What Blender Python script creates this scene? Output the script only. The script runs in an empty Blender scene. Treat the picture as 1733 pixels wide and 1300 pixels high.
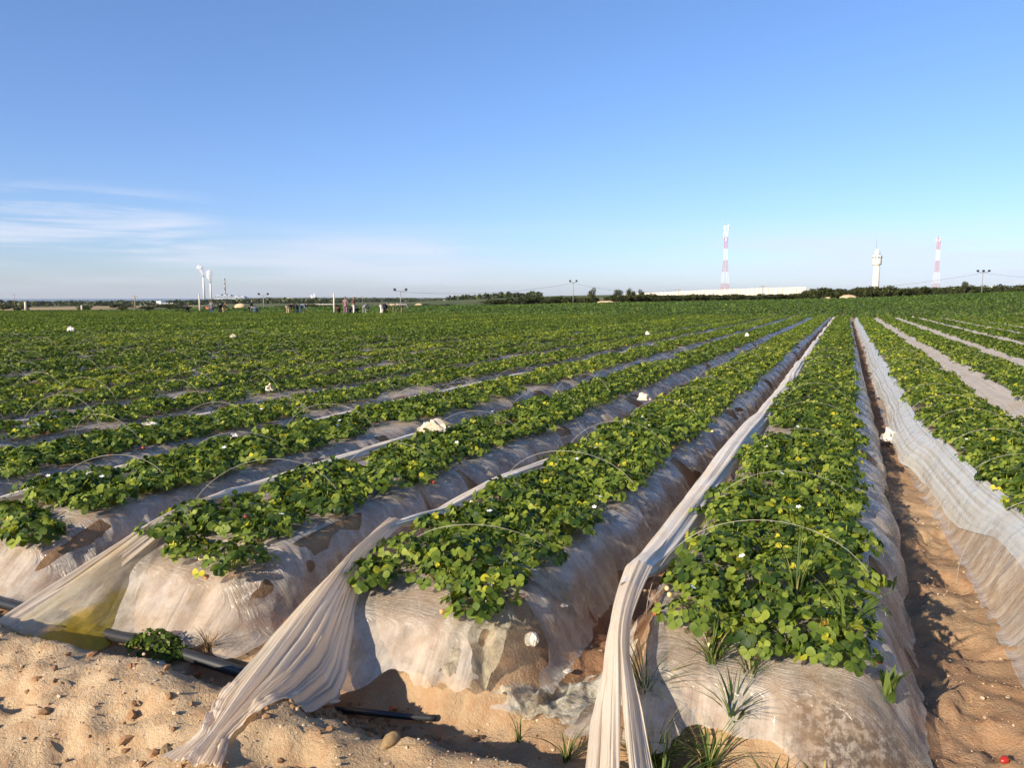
import bpy, bmesh, math, random
import numpy as np
from mathutils import Vector, Matrix
R = math.radians
random.seed(7); rng = np.random.default_rng(11)
scene = bpy.context.scene
COL = scene.collection

# ------------------------------------------------------------ camera, sky, sun, exposure
HC, PITCH, YAW, FPX = 1.6, R(6.57), R(23.4), 1303.0
cam_d = bpy.data.cameras.new("camera"); cam = bpy.data.objects.new("camera", cam_d); COL.objects.link(cam)
cam_d.sensor_width = 36; cam_d.lens = 36 * FPX / 1733; cam_d.clip_start = 0.05; cam_d.clip_end = 90000
cam.location = (0, 0, HC); cam.rotation_euler = (R(90) - PITCH, 0, YAW)
scene.camera = cam

SUN_EL, SUN_AZ = R(24), R(202.6)          # azimuth clockwise from +Y
sun_d = bpy.data.lights.new("sun", 'SUN'); sun = bpy.data.objects.new("sun", sun_d); COL.objects.link(sun)
sun_d.energy = 5.0; sun_d.angle = R(0.53); sun_d.color = (1.0, 0.86, 0.66)
tosun = Vector((math.sin(SUN_AZ) * math.cos(SUN_EL), math.cos(SUN_AZ) * math.cos(SUN_EL), math.sin(SUN_EL)))
sun.rotation_euler = tosun.to_track_quat('Z', 'Y').to_euler()

world = bpy.data.worlds.new("World"); scene.world = world; world.use_nodes = True
def build_world():
    nt = world.node_tree; nt.nodes.clear(); N = nt.nodes.new; L = nt.links.new
    out = N('ShaderNodeOutputWorld'); bg = N('ShaderNodeBackground'); bg.inputs['Strength'].default_value = 0.098
    sky = N('ShaderNodeTexSky'); sky.sky_type = 'NISHITA'; sky.sun_disc = False
    sky.sun_elevation = SUN_EL; sky.sun_rotation = SUN_AZ; sky.air_density = 1.0; sky.dust_density = 0.3; sky.ozone_density = 3.0
    hsv = N('ShaderNodeHueSaturation'); hsv.inputs['Saturation'].default_value = 1.0; hsv.inputs['Value'].default_value = 1.0
    tc = N('ShaderNodeTexCoord'); sep = N('ShaderNodeSeparateXYZ'); L(tc.outputs['Generated'], sep.inputs[0])
    cr = N('ShaderNodeValToRGB'); el = cr.color_ramp.elements
    while len(el) < 4: el.new(.5)
    for q, (p_, c_) in zip(el, ((0.0, (0.66, 0.74, 1.06)), (0.06, (0.68, 0.77, 1.07)), (0.2, (0.73, 0.83, 1.10)), (0.5, (0.83, 0.97, 1.16)))): q.position = p_; q.color = (*c_, 1)
    L(sep.outputs[2], cr.inputs[0]); tm = N('ShaderNodeMixRGB'); tm.blend_type = 'MULTIPLY'; tm.inputs[0].default_value = 1; L(sky.outputs[0], tm.inputs[1]); L(cr.outputs[0], tm.inputs[2])
    L(tm.outputs[0], hsv.inputs['Color'])
    mp = N('ShaderNodeMapping'); mp.inputs['Scale'].default_value = (2.2, 2.2, 30); L(tc.outputs['Generated'], mp.inputs[0])
    nz = N('ShaderNodeTexNoise'); nz.inputs['Scale'].default_value = 1.6; nz.inputs['Detail'].default_value = 7; nz.inputs['Roughness'].default_value = 0.55; nz.inputs['Distortion'].default_value = 0.5
    L(mp.outputs[0], nz.inputs['Vector'])
    def ramp(sock, a, b, v0=0, v1=1):
        m = N('ShaderNodeMapRange'); m.interpolation_type = 'SMOOTHSTEP'
        for i, v in ((1, a), (2, b), (3, v0), (4, v1)): m.inputs[i].default_value = v
        L(sock, m.inputs[0]); return m.outputs[0]
    def mul(a, b):
        m = N('ShaderNodeMath'); m.operation = 'MULTIPLY'
        for i, v in enumerate((a, b)):
            if isinstance(v, (int, float)): m.inputs[i].default_value = v
            else: L(v, m.inputs[i])
        return m.outputs[0]
    def add(a, b):
        m = N('ShaderNodeMath'); m.operation = 'ADD'; m.use_clamp = True; L(a, m.inputs[0]); L(b, m.inputs[1]); return m.outputs[0]
    wisps = ramp(nz.outputs[0], 0.41, 0.63)
    lo = ramp(sep.outputs[2], 0.015, 0.05); hi = ramp(sep.outputs[2], 0.135, 0.085)
    dot = N('ShaderNodeVectorMath'); dot.operation = 'DOT_PRODUCT'; L(tc.outputs['Generated'], dot.inputs[0])
    a = R(-23.4 - 33); dot.inputs[1].default_value = (math.sin(a), math.cos(a), 0)
    side = ramp(dot.outputs['Value'], 0.966, 0.988)
    c1 = mul(mul(mul(wisps, lo), mul(hi, side)), 0.72)
    nz2 = N('ShaderNodeTexNoise'); nz2.inputs['Scale'].default_value = 1.1; nz2.inputs['Detail'].default_value = 5
    mp2 = N('ShaderNodeMapping'); mp2.inputs['Scale'].default_value = (2.0, 2.0, 26); mp2.inputs['Location'].default_value = (3.1, 0.4, 0.2); L(tc.outputs['Generated'], mp2.inputs[0]); L(mp2.outputs[0], nz2.inputs['Vector'])
    c2 = mul(mul(ramp(nz2.outputs[0], 0.38, 0.68), ramp(sep.outputs[2], 0.10, 0.05)), mul(ramp(sep.outputs[2], 0.0, 0.02), 0.72))
    mix = N('ShaderNodeMixRGB'); L(add(c1, c2), mix.inputs[0]); L(hsv.outputs[0], mix.inputs[1]); mix.inputs[2].default_value = (5.0, 5.3, 6.2, 1)
    L(mix.outputs[0], bg.inputs[0]); L(bg.outputs[0], out.inputs[0])
build_world()
scene.view_settings.view_transform = 'Standard'; scene.view_settings.look = 'None'
scene.view_settings.exposure = 0.74; scene.view_settings.gamma = 1.0
scene.render.engine = 'CYCLES'
scene.cycles.max_bounces = 8; scene.cycles.transparent_max_bounces = 12; scene.cycles.diffuse_bounces = 3
scene.cycles.glossy_bounces = 2; scene.cycles.transmission_bounces = 4; scene.cycles.volume_bounces = 0
scene.cycles.use_denoising = True; scene.cycles.use_adaptive_sampling = True; scene.cycles.adaptive_threshold = 0.02

# ------------------------------------------------------------ helpers
AX = np.array([-math.sin(YAW), math.cos(YAW)]); RT = np.array([math.cos(YAW), math.sin(YAW)])
def at(px, d):
    """ground place seen in photo column px at horizontal forward distance d"""
    r = (px - 866.5) / FPX * (d * math.cos(PITCH))
    return float(d * AX[0] + r * RT[0]), float(d * AX[1] + r * RT[1])
def zat(py, d):
    v = (650 - py) / FPX
    return HC + d * (-math.sin(PITCH) + v * math.cos(PITCH)) / (math.cos(PITCH) + v * math.sin(PITCH))

def hsh(ix, iy, s=0):
    h = (ix.astype(np.int64) * 374761393 + iy.astype(np.int64) * 668265263 + s * 974634777) & 0xffffffff
    h = ((h ^ (h >> 13)) * 1274126177) & 0xffffffff
    return ((h ^ (h >> 16)) & 0xffff) / 65535.0
def vn(x, y, s=0):
    x = np.asarray(x, float); y = np.asarray(y, float) + 0 * x; x = x + 0 * y
    ix = np.floor(x); iy = np.floor(y); fx = x - ix; fy = y - iy
    fx = fx * fx * (3 - 2 * fx); fy = fy * fy * (3 - 2 * fy)
    a = hsh(ix, iy, s); b = hsh(ix + 1, iy, s); c = hsh(ix, iy + 1, s); d = hsh(ix + 1, iy + 1, s)
    return (a * (1 - fx) + b * fx) * (1 - fy) + (c * (1 - fx) + d * fx) * fy
def fbm(x, y, o=4, s=0):
    t = 0; a = 0.5; n = 0
    for i in range(o):
        t = t + a * vn(x * 2 ** i, y * 2 ** i, s + i); n += a; a *= 0.5
    return t / n
def sst(x, a, b):
    t = np.clip((x - a) / (b - a), 0, 1); return t * t * (3 - 2 * t)

def mesh_np(name, V, faces, mats, smooth=True, fattr=None, uv=None, midx=None):
    """faces: list of (M,k) index arrays"""
    me = bpy.data.meshes.new(name); V = np.asarray(V, np.float32)
    faces = [np.asarray(f, np.int32) for f in faces if len(f)]
    loops = np.concatenate([f.ravel() for f in faces]); tot = np.concatenate([np.full(len(f), f.shape[1], np.int32) for f in faces])
    st = np.zeros(len(tot), np.int32); st[1:] = np.cumsum(tot)[:-1]
    me.vertices.add(len(V)); me.vertices.foreach_set('co', V.ravel())
    me.loops.add(len(loops)); me.loops.foreach_set('vertex_index', loops)
    me.polygons.add(len(tot)); me.polygons.foreach_set('loop_start', st)
    me.polygons.foreach_set('use_smooth', np.full(len(tot), smooth, bool))
    if midx is not None: me.polygons.foreach_set('material_index', np.asarray(midx, np.int32))
    if fattr:
        for k, a in fattr.items():
            at_ = me.attributes.new(k, 'FLOAT', 'FACE' if len(a) == len(tot) else 'POINT'); at_.data.foreach_set('value', np.asarray(a, np.float32))
    if uv is not None:
        u = me.uv_layers.new(name='uv'); u.data.foreach_set('uv', np.asarray(uv, np.float32)[loops].ravel())
    for m in (mats if isinstance(mats, (list, tuple)) else [mats]): me.materials.append(m)
    me.update(calc_edges=True); me.validate()
    return me
def link(name, me, parent=None, loc=(0, 0, 0), rz=0, sc=1):
    o = bpy.data.objects.new(name, me); COL.objects.link(o); o.location = loc; o.rotation_euler[2] = rz
    if sc != 1: o.scale = (sc, sc, sc)
    if parent: o.parent = parent
    return o
def tag(o, label=None, cat=None, group=None, kind=None):
    if label: o['label'] = label
    if cat: o['category'] = cat
    if group: o['group'] = group
    if kind: o['kind'] = kind
    return o
def empty(name, loc, rz=0):
    o = bpy.data.objects.new(name, None); COL.objects.link(o); o.location = loc; o.rotation_euler[2] = rz; o.empty_display_size = 0.1; return o
def grid_faces(nu, nv):
    i = np.arange(nu - 1)[:, None] * nv + np.arange(nv - 1)[None, :]; i = i.ravel()
    return np.stack([i, i + nv, i + nv + 1, i + 1], 1)

class MB:
    def __init__(s): s.v = []; s.f = []; s.n = 0; s.m = []
    def add(s, V, F, m=0):
        s.v.append(np.asarray(V, float))
        for f in F: s.f.append([i + s.n for i in f]); s.m.append(m)
        s.n += len(V)
    def box(s, c, d, rz=0, m=0):
        x, y, z = [q / 2 for q in d]; P = np.array([(a * x, b * y, e * z) for a in (-1, 1) for b in (-1, 1) for e in (-1, 1)])
        cs, sn = math.cos(rz), math.sin(rz); P = np.stack([P[:, 0] * cs - P[:, 1] * sn, P[:, 0] * sn + P[:, 1] * cs, P[:, 2]], 1) + np.array(c)
        s.add(P, [(0, 1, 3, 2), (4, 6, 7, 5), (0, 4, 5, 1), (2, 3, 7, 6), (0, 2, 6, 4), (1, 5, 7, 3)], m)
    def tube(s, pts, r, n=8, m=0, cap=True):
        pts = [Vector(p) for p in pts]; rs = r if isinstance(r, (list, tuple)) else [r] * len(pts); V = []
        up = Vector((0.13, 0.31, 1)).normalized()
        for i, p in enumerate(pts):
            t = (pts[min(i + 1, len(pts) - 1)] - pts[max(i - 1, 0)]).normalized()
            if abs(t.dot(up)) > 0.98: up = Vector((1, 0.2, 0))
            a = t.cross(up).normalized(); b = t.cross(a)
            for k in range(n):
                q = 2 * math.pi * k / n; V.append(p + (a * math.cos(q) + b * math.sin(q)) * rs[i])
        F = [(i * n + k, i * n + (k + 1) % n, (i + 1) * n + (k + 1) % n, (i + 1) * n + k) for i in range(len(pts) - 1) for k in range(n)]
        if cap: F += [tuple(range(n - 1, -1, -1)), tuple((len(pts) - 1) * n + k for k in range(n))]
        s.add(V, F, m)
    def lathe(s, prof, n=16, c=(0, 0, 0), m=0):
        V = [(c[0] + r * math.cos(2 * math.pi * k / n), c[1] + r * math.sin(2 * math.pi * k / n), c[2] + z) for r, z in prof for k in range(n)]
        F = [(i * n + k, i * n + (k + 1) % n, (i + 1) * n + (k + 1) % n, (i + 1) * n + k) for i in range(len(prof) - 1) for k in range(n)]
        F += [tuple(range(n - 1, -1, -1)), tuple((len(prof) - 1) * n + k for k in range(n))]
        s.add(V, F, m)
    def mesh(s, name, mats, smooth=False):
        me = bpy.data.meshes.new(name); me.from_pydata(np.concatenate(s.v).tolist(), [], s.f)
        for m in (mats if isinstance(mats, (list, tuple)) else [mats]): me.materials.append(m)
        me.polygons.foreach_set('material_index', s.m)
        me.polygons.foreach_set('use_smooth', [smooth] * len(s.f)); me.update(); return me
    def build(s, name, mats, parent=None, smooth=False, loc=(0, 0, 0)):
        return link(name, s.mesh(name, mats, smooth), parent, loc)

# ------------------------------------------------------------ materials
class Mat:
    def __init__(s, name):
        s.m = bpy.data.materials.new(name); s.m.use_nodes = True; s.t = s.m.node_tree; s.t.nodes.clear()
        s.out = s.N('ShaderNodeOutputMaterial'); s.p = s.N('ShaderNodeBsdfPrincipled')
        s.p.inputs['Roughness'].default_value = 0.8; s.p.inputs['Specular IOR Level'].default_value = 0.25
        s.surf = s.p.outputs[0]; s.L(s.surf, s.out.inputs[0])
    def N(s, k): return s.t.nodes.new(k)
    def L(s, a, b): s.t.links.new(a, b)
    def pos(s): return s.N('ShaderNodeNewGeometry').outputs['Position']
    def obj(s): return s.N('ShaderNodeTexCoord').outputs['Object']
    def uv(s): return s.N('ShaderNodeTexCoord').outputs['UV']
    def map(s, v, sc, rot=(0, 0, 0)):
        n = s.N('ShaderNodeMapping'); n.inputs['Scale'].default_value = sc; n.inputs['Rotation'].default_value = rot; s.L(v, n.inputs[0]); return n.outputs[0]
    def noise(s, v, sc, det=4, rough=0.55, dist=0):
        n = s.N('ShaderNodeTexNoise'); n.inputs['Scale'].default_value = sc; n.inputs['Detail'].default_value = det; n.inputs['Roughness'].default_value = rough; n.inputs['Distortion'].default_value = dist
        s.L(v, n.inputs['Vector']); return n.outputs[0]
    def ramp(s, f, stops):
        n = s.N('ShaderNodeValToRGB'); e = n.color_ramp.elements
        while len(e) < len(stops): e.new(0.5)
        for q, (p, c) in zip(e, stops): q.position = p; q.color = (*c, 1)
        s.L(f, n.inputs[0]); return n.outputs[0]
    def rng(s, f, a, b, c=0, d=1):
        n = s.N('ShaderNodeMapRange'); n.interpolation_type = 'SMOOTHSTEP'
        for i, v in ((1, a), (2, b), (3, c), (4, d)): n.inputs[i].default_value = v
        s.L(f, n.inputs[0]); return n.outputs[0]
    def mix(s, f, a, b, mode='MIX'):
        n = s.N('ShaderNodeMixRGB'); n.blend_type = mode
        for i, v in enumerate((f, a, b)):
            if isinstance(v, tuple): n.inputs[i].default_value = (*v, 1)
            elif isinstance(v, (int, float)): n.inputs[i].default_value = v
            else: s.L(v, n.inputs[i])
        return n.outputs[0]
    def math(s, op, a, b):
        n = s.N('ShaderNodeMath'); n.operation = op
        for i, v in enumerate((a, b)):
            if isinstance(v, (int, float)): n.inputs[i].default_value = v
            else: s.L(v, n.inputs[i])
        return n.outputs[0]
    def attr(s, k):
        n = s.N('ShaderNodeAttribute'); n.attribute_name = k; return n.outputs['Fac']
    def bump(s, h, st=0.5, d=0.01):
        n = s.N('ShaderNodeBump'); n.inputs['Strength'].default_value = st; n.inputs['Distance'].default_value = d; s.L(h, n.inputs['Height']); s.L(n.outputs[0], s.p.inputs['Normal']); return n.outputs[0]
    def col(s, c):
        if isinstance(c, tuple): s.p.inputs['Base Color'].default_value = (*c, 1)
        else: s.L(c, s.p.inputs['Base Color'])
    def rough(s, r, spec=0.3):
        if isinstance(r, (int, float)): s.p.inputs['Roughness'].default_value = r
        else: s.L(r, s.p.inputs['Roughness'])
        s.p.inputs['Specular IOR Level'].default_value = spec
    def translucent(s, c, fac, normal=None):
        t = s.N('ShaderNodeBsdfTranslucent'); m = s.N('ShaderNodeMixShader')
        if isinstance(c, tuple): t.inputs[0].default_value = (*c, 1)
        else: s.L(c, t.inputs[0])
        if normal: s.L(normal, t.inputs[1])
        m.inputs[0].default_value = fac; s.L(s.surf, m.inputs[1]); s.L(t.outputs[0], m.inputs[2]); s.surf = m.outputs[0]; s.L(s.surf, s.out.inputs[0])
    def clear(s, fac):
        """fac = how opaque; the mesh attribute cut trims the sheet to its ragged outline"""
        fac = s.math('MULTIPLY', fac, s.rng(s.attr('cut'), 0.494, 0.506))
        t = s.N('ShaderNodeBsdfTransparent'); m = s.N('ShaderNodeMixShader')
        if isinstance(fac, (int, float)): m.inputs[0].default_value = fac
        else: s.L(fac, m.inputs[0])
        s.L(t.outputs[0], m.inputs[1]); s.L(s.surf, m.inputs[2]); s.surf = m.outputs[0]; s.L(s.surf, s.out.inputs[0])

def simple(name, c, rough=0.7, spec=0.3, var=0.15, sc=3.0, bump=0.0):
    M = Mat(name); n = M.noise(M.obj(), sc, 5)
    M.col(M.mix(n, tuple(x * (1 - var) for x in c), tuple(min(1, x * (1 + var)) for x in c))); M.rough(rough, spec)
    if bump: M.bump(n, 0.6, bump)
    return M.m

def mat_ground():
    M = Mat('sandy_soil'); P = M.pos()
    n1 = M.noise(P, 0.9, 6, 0.6); n2 = M.noise(P, 14, 6, 0.65); n3 = M.noise(P, 90, 4, 0.7)
    c = M.ramp(n1, [(0.3, (0.32, 0.222, 0.126)), (0.5, (0.41, 0.295, 0.175)), (0.7, (0.50, 0.372, 0.235))])
    c = M.mix(M.rng(n2, 0.40, 0.68, 0.0, 0.7), c, (0.36, 0.215, 0.115))
    c = M.mix(M.rng(n3, 0.62, 0.75, 0, 0.55), c, (0.66, 0.52, 0.38))
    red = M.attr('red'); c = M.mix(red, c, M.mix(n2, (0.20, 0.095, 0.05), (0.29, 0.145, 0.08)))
    f1 = M.noise(P, 0.02, 6, 0.6); f2 = M.noise(P, 0.13, 6, 0.65)
    far = M.ramp(f2, [(0.3, (0.045, 0.06, 0.022)), (0.48, (0.085, 0.10, 0.035)), (0.58, (0.19, 0.165, 0.075)), (0.7, (0.34, 0.26, 0.15))])
    far = M.mix(M.rng(f1, 0.42, 0.58), far, M.ramp(f2, [(0.35, (0.05, 0.075, 0.025)), (0.65, (0.10, 0.13, 0.045))]))
    c = M.mix(M.attr('far'), c, far)
    c = M.mix(M.attr('sand'), c, M.ramp(f2, [(0.4, (0.46, 0.33, 0.19)), (0.7, (0.32, 0.22, 0.12))]))
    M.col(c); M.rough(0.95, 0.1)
    h = M.mix(0.35, n2, n3)
    M.bump(h, 0.9, 0.022); return M.m
M_GROUND = mat_ground()

def mat_leaf(name, dark, mid, light, yel, trans=0.28):
    M = Mat(name); t = M.attr('tint'); n = M.noise(M.obj(), 30, 2)
    c = M.ramp(t, [(0.0, dark), (0.45, mid), (0.82, light), (0.93, light), (0.97, yel)])
    c = M.mix(M.rng(n, 0.3, 0.7, 0, 0.25), c, M.mix(1.0, c, (0.55, 0.6, 0.5), 'MULTIPLY'))
    M.col(c); M.rough(0.5, 0.2); M.translucent(M.mix(1.0, c, (1.5, 1.5, 0.8), 'MULTIPLY'), trans); return M.m
M_LEAF = mat_leaf('strawberry_leaf', (0.024, 0.052, 0.010), (0.112, 0.164, 0.022), (0.255, 0.30, 0.042), (0.48, 0.43, 0.03))
M_CROP = mat_leaf('field_crop_leaf', (0.030, 0.058, 0.014), (0.088, 0.145, 0.028), (0.15, 0.21, 0.042), (0.15, 0.20, 0.04))
M_BUSH = mat_leaf('bush_leaf', (0.022, 0.030, 0.009), (0.055, 0.068, 0.018), (0.12, 0.125, 0.035), (0.20, 0.17, 0.06), 0.15)
M_GRASS = mat_leaf('grass_blade', (0.03, 0.06, 0.012), (0.075, 0.12, 0.025), (0.16, 0.21, 0.05), (0.42, 0.36, 0.14), 0.3)
M_BARK = simple('bark', (0.12, 0.09, 0.065), 0.9, 0.1, 0.4, 8)

def mat_film(name, base, dust, lo, hi, rough=0.34, spec=0.5, streak=(3, 24, 1), bd=0.010, trans=0.0, transc=None, dustr=(0.38, 0.66), clearst=False, yellow=False):
    M = Mat(name); U = M.uv(); P = M.pos()
    st = M.noise(M.map(U, streak), 1.0, 6, 0.6, 0.3); fine = M.noise(M.map(U, tuple(2.7 * q for q in streak)), 1.0, 3, 0.6)
    bl = M.noise(P, 3.2, 6, 0.6); b2 = M.noise(P, 11, 5, 0.65)
    c = M.mix(M.rng(bl, dustr[0], dustr[1]), base, dust)
    c = M.mix(M.rng(b2, 0.55, 0.75, 0, 0.35), c, tuple(0.72 * q for q in dust))
    c = M.mix(M.rng(st, 0.38, 0.52, 0.28, 0), c, tuple(0.62 * q for q in dust))
    b3 = M.noise(P, 34, 5, 0.7); c = M.mix(M.math('MULTIPLY', M.attr('stain'), M.rng(b3, 0.40, 0.56, 0.45, 1.0)), c, M.mix(b2, (0.03, 0.025, 0.02), (0.10, 0.08, 0.06)))
    if yellow:
        sp = M.N('ShaderNodeSeparateXYZ'); M.L(U, sp.inputs[0]); c = M.mix(M.rng(M.math('ADD', sp.outputs[0], M.math('MULTIPLY', bl, 0.10)), 0.165, 0.20), c, (0.70, 0.50, 0.05)); transc = c  # colour turns yellow towards the outer edge of the sheet
    M.col(c); M.rough(M.rng(b2, 0.3, 0.7, rough * 0.8, min(1, rough * 1.7)), spec)
    nb = M.bump(M.mix(0.35, st, fine), 1.0, bd)
    if trans: M.translucent(transc or base, trans, nb)
    M.clear(M.rng(M.mix(0.25, b2, st) if clearst else b2, 0.36, 0.64, lo, hi))  # clearst: streaks in the opacity paint whitish sheen lines onto the film
    return M.m
M_MULCH = mat_film('dusty_clear_film', (0.62, 0.575, 0.51), (0.57, 0.47, 0.36), 0.32, 0.60, 0.18, 0.85, streak=(2, 13, 1), bd=0.02, dustr=(0.3, 0.75), clearst=True)
M_TAIL = mat_film('pleated_film', (0.88, 0.81, 0.70), (0.82, 0.70, 0.55), 1, 1, 0.42, 0.4, (70, 2.0, 1), 0.005, 0.50, (0.97, 0.84, 0.66))
M_ROLL = mat_film('bunched_film', (0.86, 0.79, 0.69), (0.78, 0.67, 0.53), 1, 1, 0.42, 0.4, (90, 1.6, 1), 0.004, 0.2, (0.8, 0.7, 0.56))
M_BAND = mat_film('draped_film', (0.64, 0.645, 0.61), (0.60, 0.55, 0.46), 0.84, 0.98, 0.28, 0.5, (60, 1.2, 1), 0.004, 0.2, (0.85, 0.8, 0.7), (0.45, 0.75))
M_BANDD = mat_film('sandy_draped_film', (0.50, 0.45, 0.38), (0.46, 0.37, 0.27), 0.9, 1.0, 0.5, 0.3, (60, 1.2, 1), 0.004, 0.1, (0.7, 0.6, 0.45), (0.45, 0.75))
M_FLAP = mat_film('yellow_film', (0.74, 0.66, 0.48), (0.66, 0.54, 0.34), 0.6, 0.85, 0.35, 0.45, (20, 4, 1), 0.010, 0.4, (0.9, 0.78, 0.5), yellow=True)
M_TORN = mat_film('torn_clear_film', (0.50, 0.50, 0.43), (0.40, 0.34, 0.22), 0.30, 0.75, 0.28, 0.6, (22, 30, 1), 0.02, 0.1, (0.7, 0.68, 0.55))
M_BAG = simple('white_plastic', (0.66, 0.62, 0.56), 0.5, 0.4, 0.08, 9, 0.01)
M_CREAMBAG = simple('cream_sack', (0.62, 0.52, 0.39), 0.6, 0.3, 0.12, 9, 0.01)
M_WIRE = simple('galvanised_wire', (0.36, 0.33, 0.28), 0.42, 0.5, 0.2, 20)
M_PIPE = simple('black_polythene', (0.025, 0.026, 0.028), 0.38, 0.5, 0.3, 12)
M_PEBBLE = simple('pebble_stone', (0.50, 0.38, 0.26), 0.9, 0.1, 0.35, 14)
M_PALESTONE = simple('pale_stone', (0.68, 0.60, 0.48), 0.85, 0.2, 0.12, 14)
M_DRY = simple('dry_straw', (0.26, 0.175, 0.09), 0.9, 0.1, 0.4, 14)
M_CONC = simple('pale_concrete', (0.62, 0.57, 0.48), 0.85, 0.2, 0.10, 0.4)
M_CONCJ = simple('concrete_joint', (0.36, 0.33, 0.28), 0.9, 0.1, 0.1, 0.4)
M_CONCW = simple('white_concrete', (0.66, 0.63, 0.56), 0.8, 0.2, 0.08, 0.5)
M_POST = simple('concrete_post', (0.56, 0.50, 0.40), 0.85, 0.2, 0.15, 3)
M_RED = simple('red_tower_paint', (0.52, 0.04, 0.03), 0.5, 0.4, 0.15, 1)
M_WHITE = simple('white_tower_paint', (0.78, 0.77, 0.74), 0.5, 0.4, 0.06, 1)
M_STEEL = simple('grey_steel', (0.22, 0.23, 0.24), 0.5, 0.5, 0.2, 2)
M_DARK = simple('dark_steel', (0.05, 0.055, 0.06), 0.5, 0.4, 0.2, 2)
M_WOODPOLE = simple('weathered_pole', (0.24, 0.20, 0.16), 0.85, 0.2, 0.25, 3)
M_GLASS = simple('dark_glass', (0.03, 0.04, 0.05), 0.12, 0.6, 0.1, 2)
M_CHIM = simple('chimney_concrete', (0.60, 0.58, 0.55), 0.8, 0.2, 0.08, 0.05)
M_CHIMD = simple('dark_chimney', (0.20, 0.19, 0.19), 0.8, 0.2, 0.1, 0.05)
M_PLANT = simple('plant_cladding', (0.36, 0.40, 0.47), 0.6, 0.3, 0.15, 0.02)
M_ROOFW = simple('white_roofing', (0.70, 0.69, 0.66), 0.6, 0.3, 0.06, 0.05)
M_HOUSE = simple('house_render', (0.62, 0.56, 0.47), 0.8, 0.2, 0.1, 0.1)
M_ROOFT = simple('clay_roofing', (0.38, 0.17, 0.10), 0.8, 0.2, 0.15, 0.2)
M_SANDPILE = simple('loose_sand', (0.55, 0.40, 0.25), 0.95, 0.1, 0.15, 0.8, 0.05)
M_TARP = simple('rust_red_cover', (0.36, 0.12, 0.07), 0.8, 0.2, 0.15, 1)
def mat_berry():
    M = Mat('strawberry_skin'); t = M.attr('tint'); n = M.noise(M.obj(), 160, 1)
    c = M.ramp(t, [(0, (0.34, 0.020, 0.014)), (0.4, (0.48, 0.07, 0.03)), (0.7, (0.66, 0.26, 0.10)), (1, (0.64, 0.50, 0.22))])
    M.col(M.mix(M.rng(n, 0.6, 0.7, 0, 0.6), c, (0.6, 0.4, 0.12))); M.rough(0.3, 0.5); return M.m
M_BERRY = mat_berry()
M_PETAL = simple('white_petal', (0.82, 0.82, 0.78), 0.6, 0.3, 0.04, 40)
def mat_sea():
    M = Mat('sea_water'); n = M.noise(M.pos(), 0.004, 4); M.col(M.mix(n, (0.02, 0.05, 0.085), (0.035, 0.07, 0.11))); M.rough(0.35, 0.4); return M.m
M_SEA = mat_sea()

# ------------------------------------------------------------ terrain
C1, SP, HB, YF, YE = -0.26, 1.38, 0.32, 2.58, 65.0
KMIN, KMAX = -66, 9                     # bed k is centred on C1 + k*SP; k = 0 is the central bed
def wob(k, Y): return 0.05 * (vn(Y * 0.16, k * 7.3, 3) - 0.5) * sst(Y, 3, 8) + np.where(k == 1, 0.05 + 0.21 * (1 - sst(Y, 3.5, 10)), 0.0)
def base_z(X, Y):
    X = np.asarray(X, float); Y = np.asarray(Y, float)
    f1 = -0.006 * np.clip(Y, 0, 66) + 0.004 * X * np.clip(Y / 66, 0, 1)
    z200 = np.interp(X, [-260, -119, -63, 6, 36, 90], [-4.5, -2.1, -1.1, 0.62, 2.4, 4.5])
    t = np.clip((Y - 66) / 134, 0, 1)
    field = f1 * (1 - t) + z200 * t
    d = X * AX[0] + Y * AX[1]; r = X * RT[0] + Y * RT[1]; ang = np.degrees(np.arctan2(r, np.maximum(d, 1e-3))); rad = np.hypot(X, Y)
    prof = np.interp(rad, [0, 100, 200, 400, 1000, 3000, 8000, 14000], [-0.8, -0.9, -1.9, -4.0, -10.0, -24.0, -60.0, -90.0])
    mid = np.interp(rad, [0, 100, 200, 400, 1000, 3000, 8000, 14000], [-0.8, -0.9, -1.8, -3.2, -7.5, -17, -30, -40]); wm = sst(ang, -25, -17); prof = prof * (1 - wm) + mid * wm
    right = np.interp(rad, [0, 250, 700, 1500, 14000], [0.5, 1.2, 1.6, -8, -80])
    w = sst(ang, -12, 8)
    farz = prof * (1 - w) + right * w
    g = sst(rad, 170, 270)
    z = field * (1 - g) + farz * g
    return z + g * sst(rad, 250, 800) * 3.0 * (fbm(X * 0.004, Y * 0.004, 4, 21) - 0.5)
def bedk(X, Y):
    k = np.clip(np.round((X - C1) / SP), KMIN, KMAX); return k, X - (C1 + k * SP) - wob(k, Y)
def yfront(k, x): return YF - 0.06 + 0.10 * (vn(k * 3.1, 0.5, 5) - 0.5) + 0.09 * (vn(x * 4.0 + k * 9, 1.3, 8) - 0.5)
def ridge(k, x, Y):
    u = np.abs(x); w0 = 0.10 * (1 - sst(Y, 2.6, 3.2))
    side = 1 - sst(u, 0.37 - w0, 0.63) ** 1.15
    rn = np.clip((Y - yfront(k, x)) / 0.62, 0, 1); cap = 0.62 * sst(rn, 0, 0.5) ** 0.8 + 0.38 * sst(rn, 0.15, 1)
    end = 1 - sst(Y, YE - 0.6, YE)
    return HB * side * cap * end * (1 + 0.12 * (vn(Y * 0.8, k * 5.0, 9) - 0.5))
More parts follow.
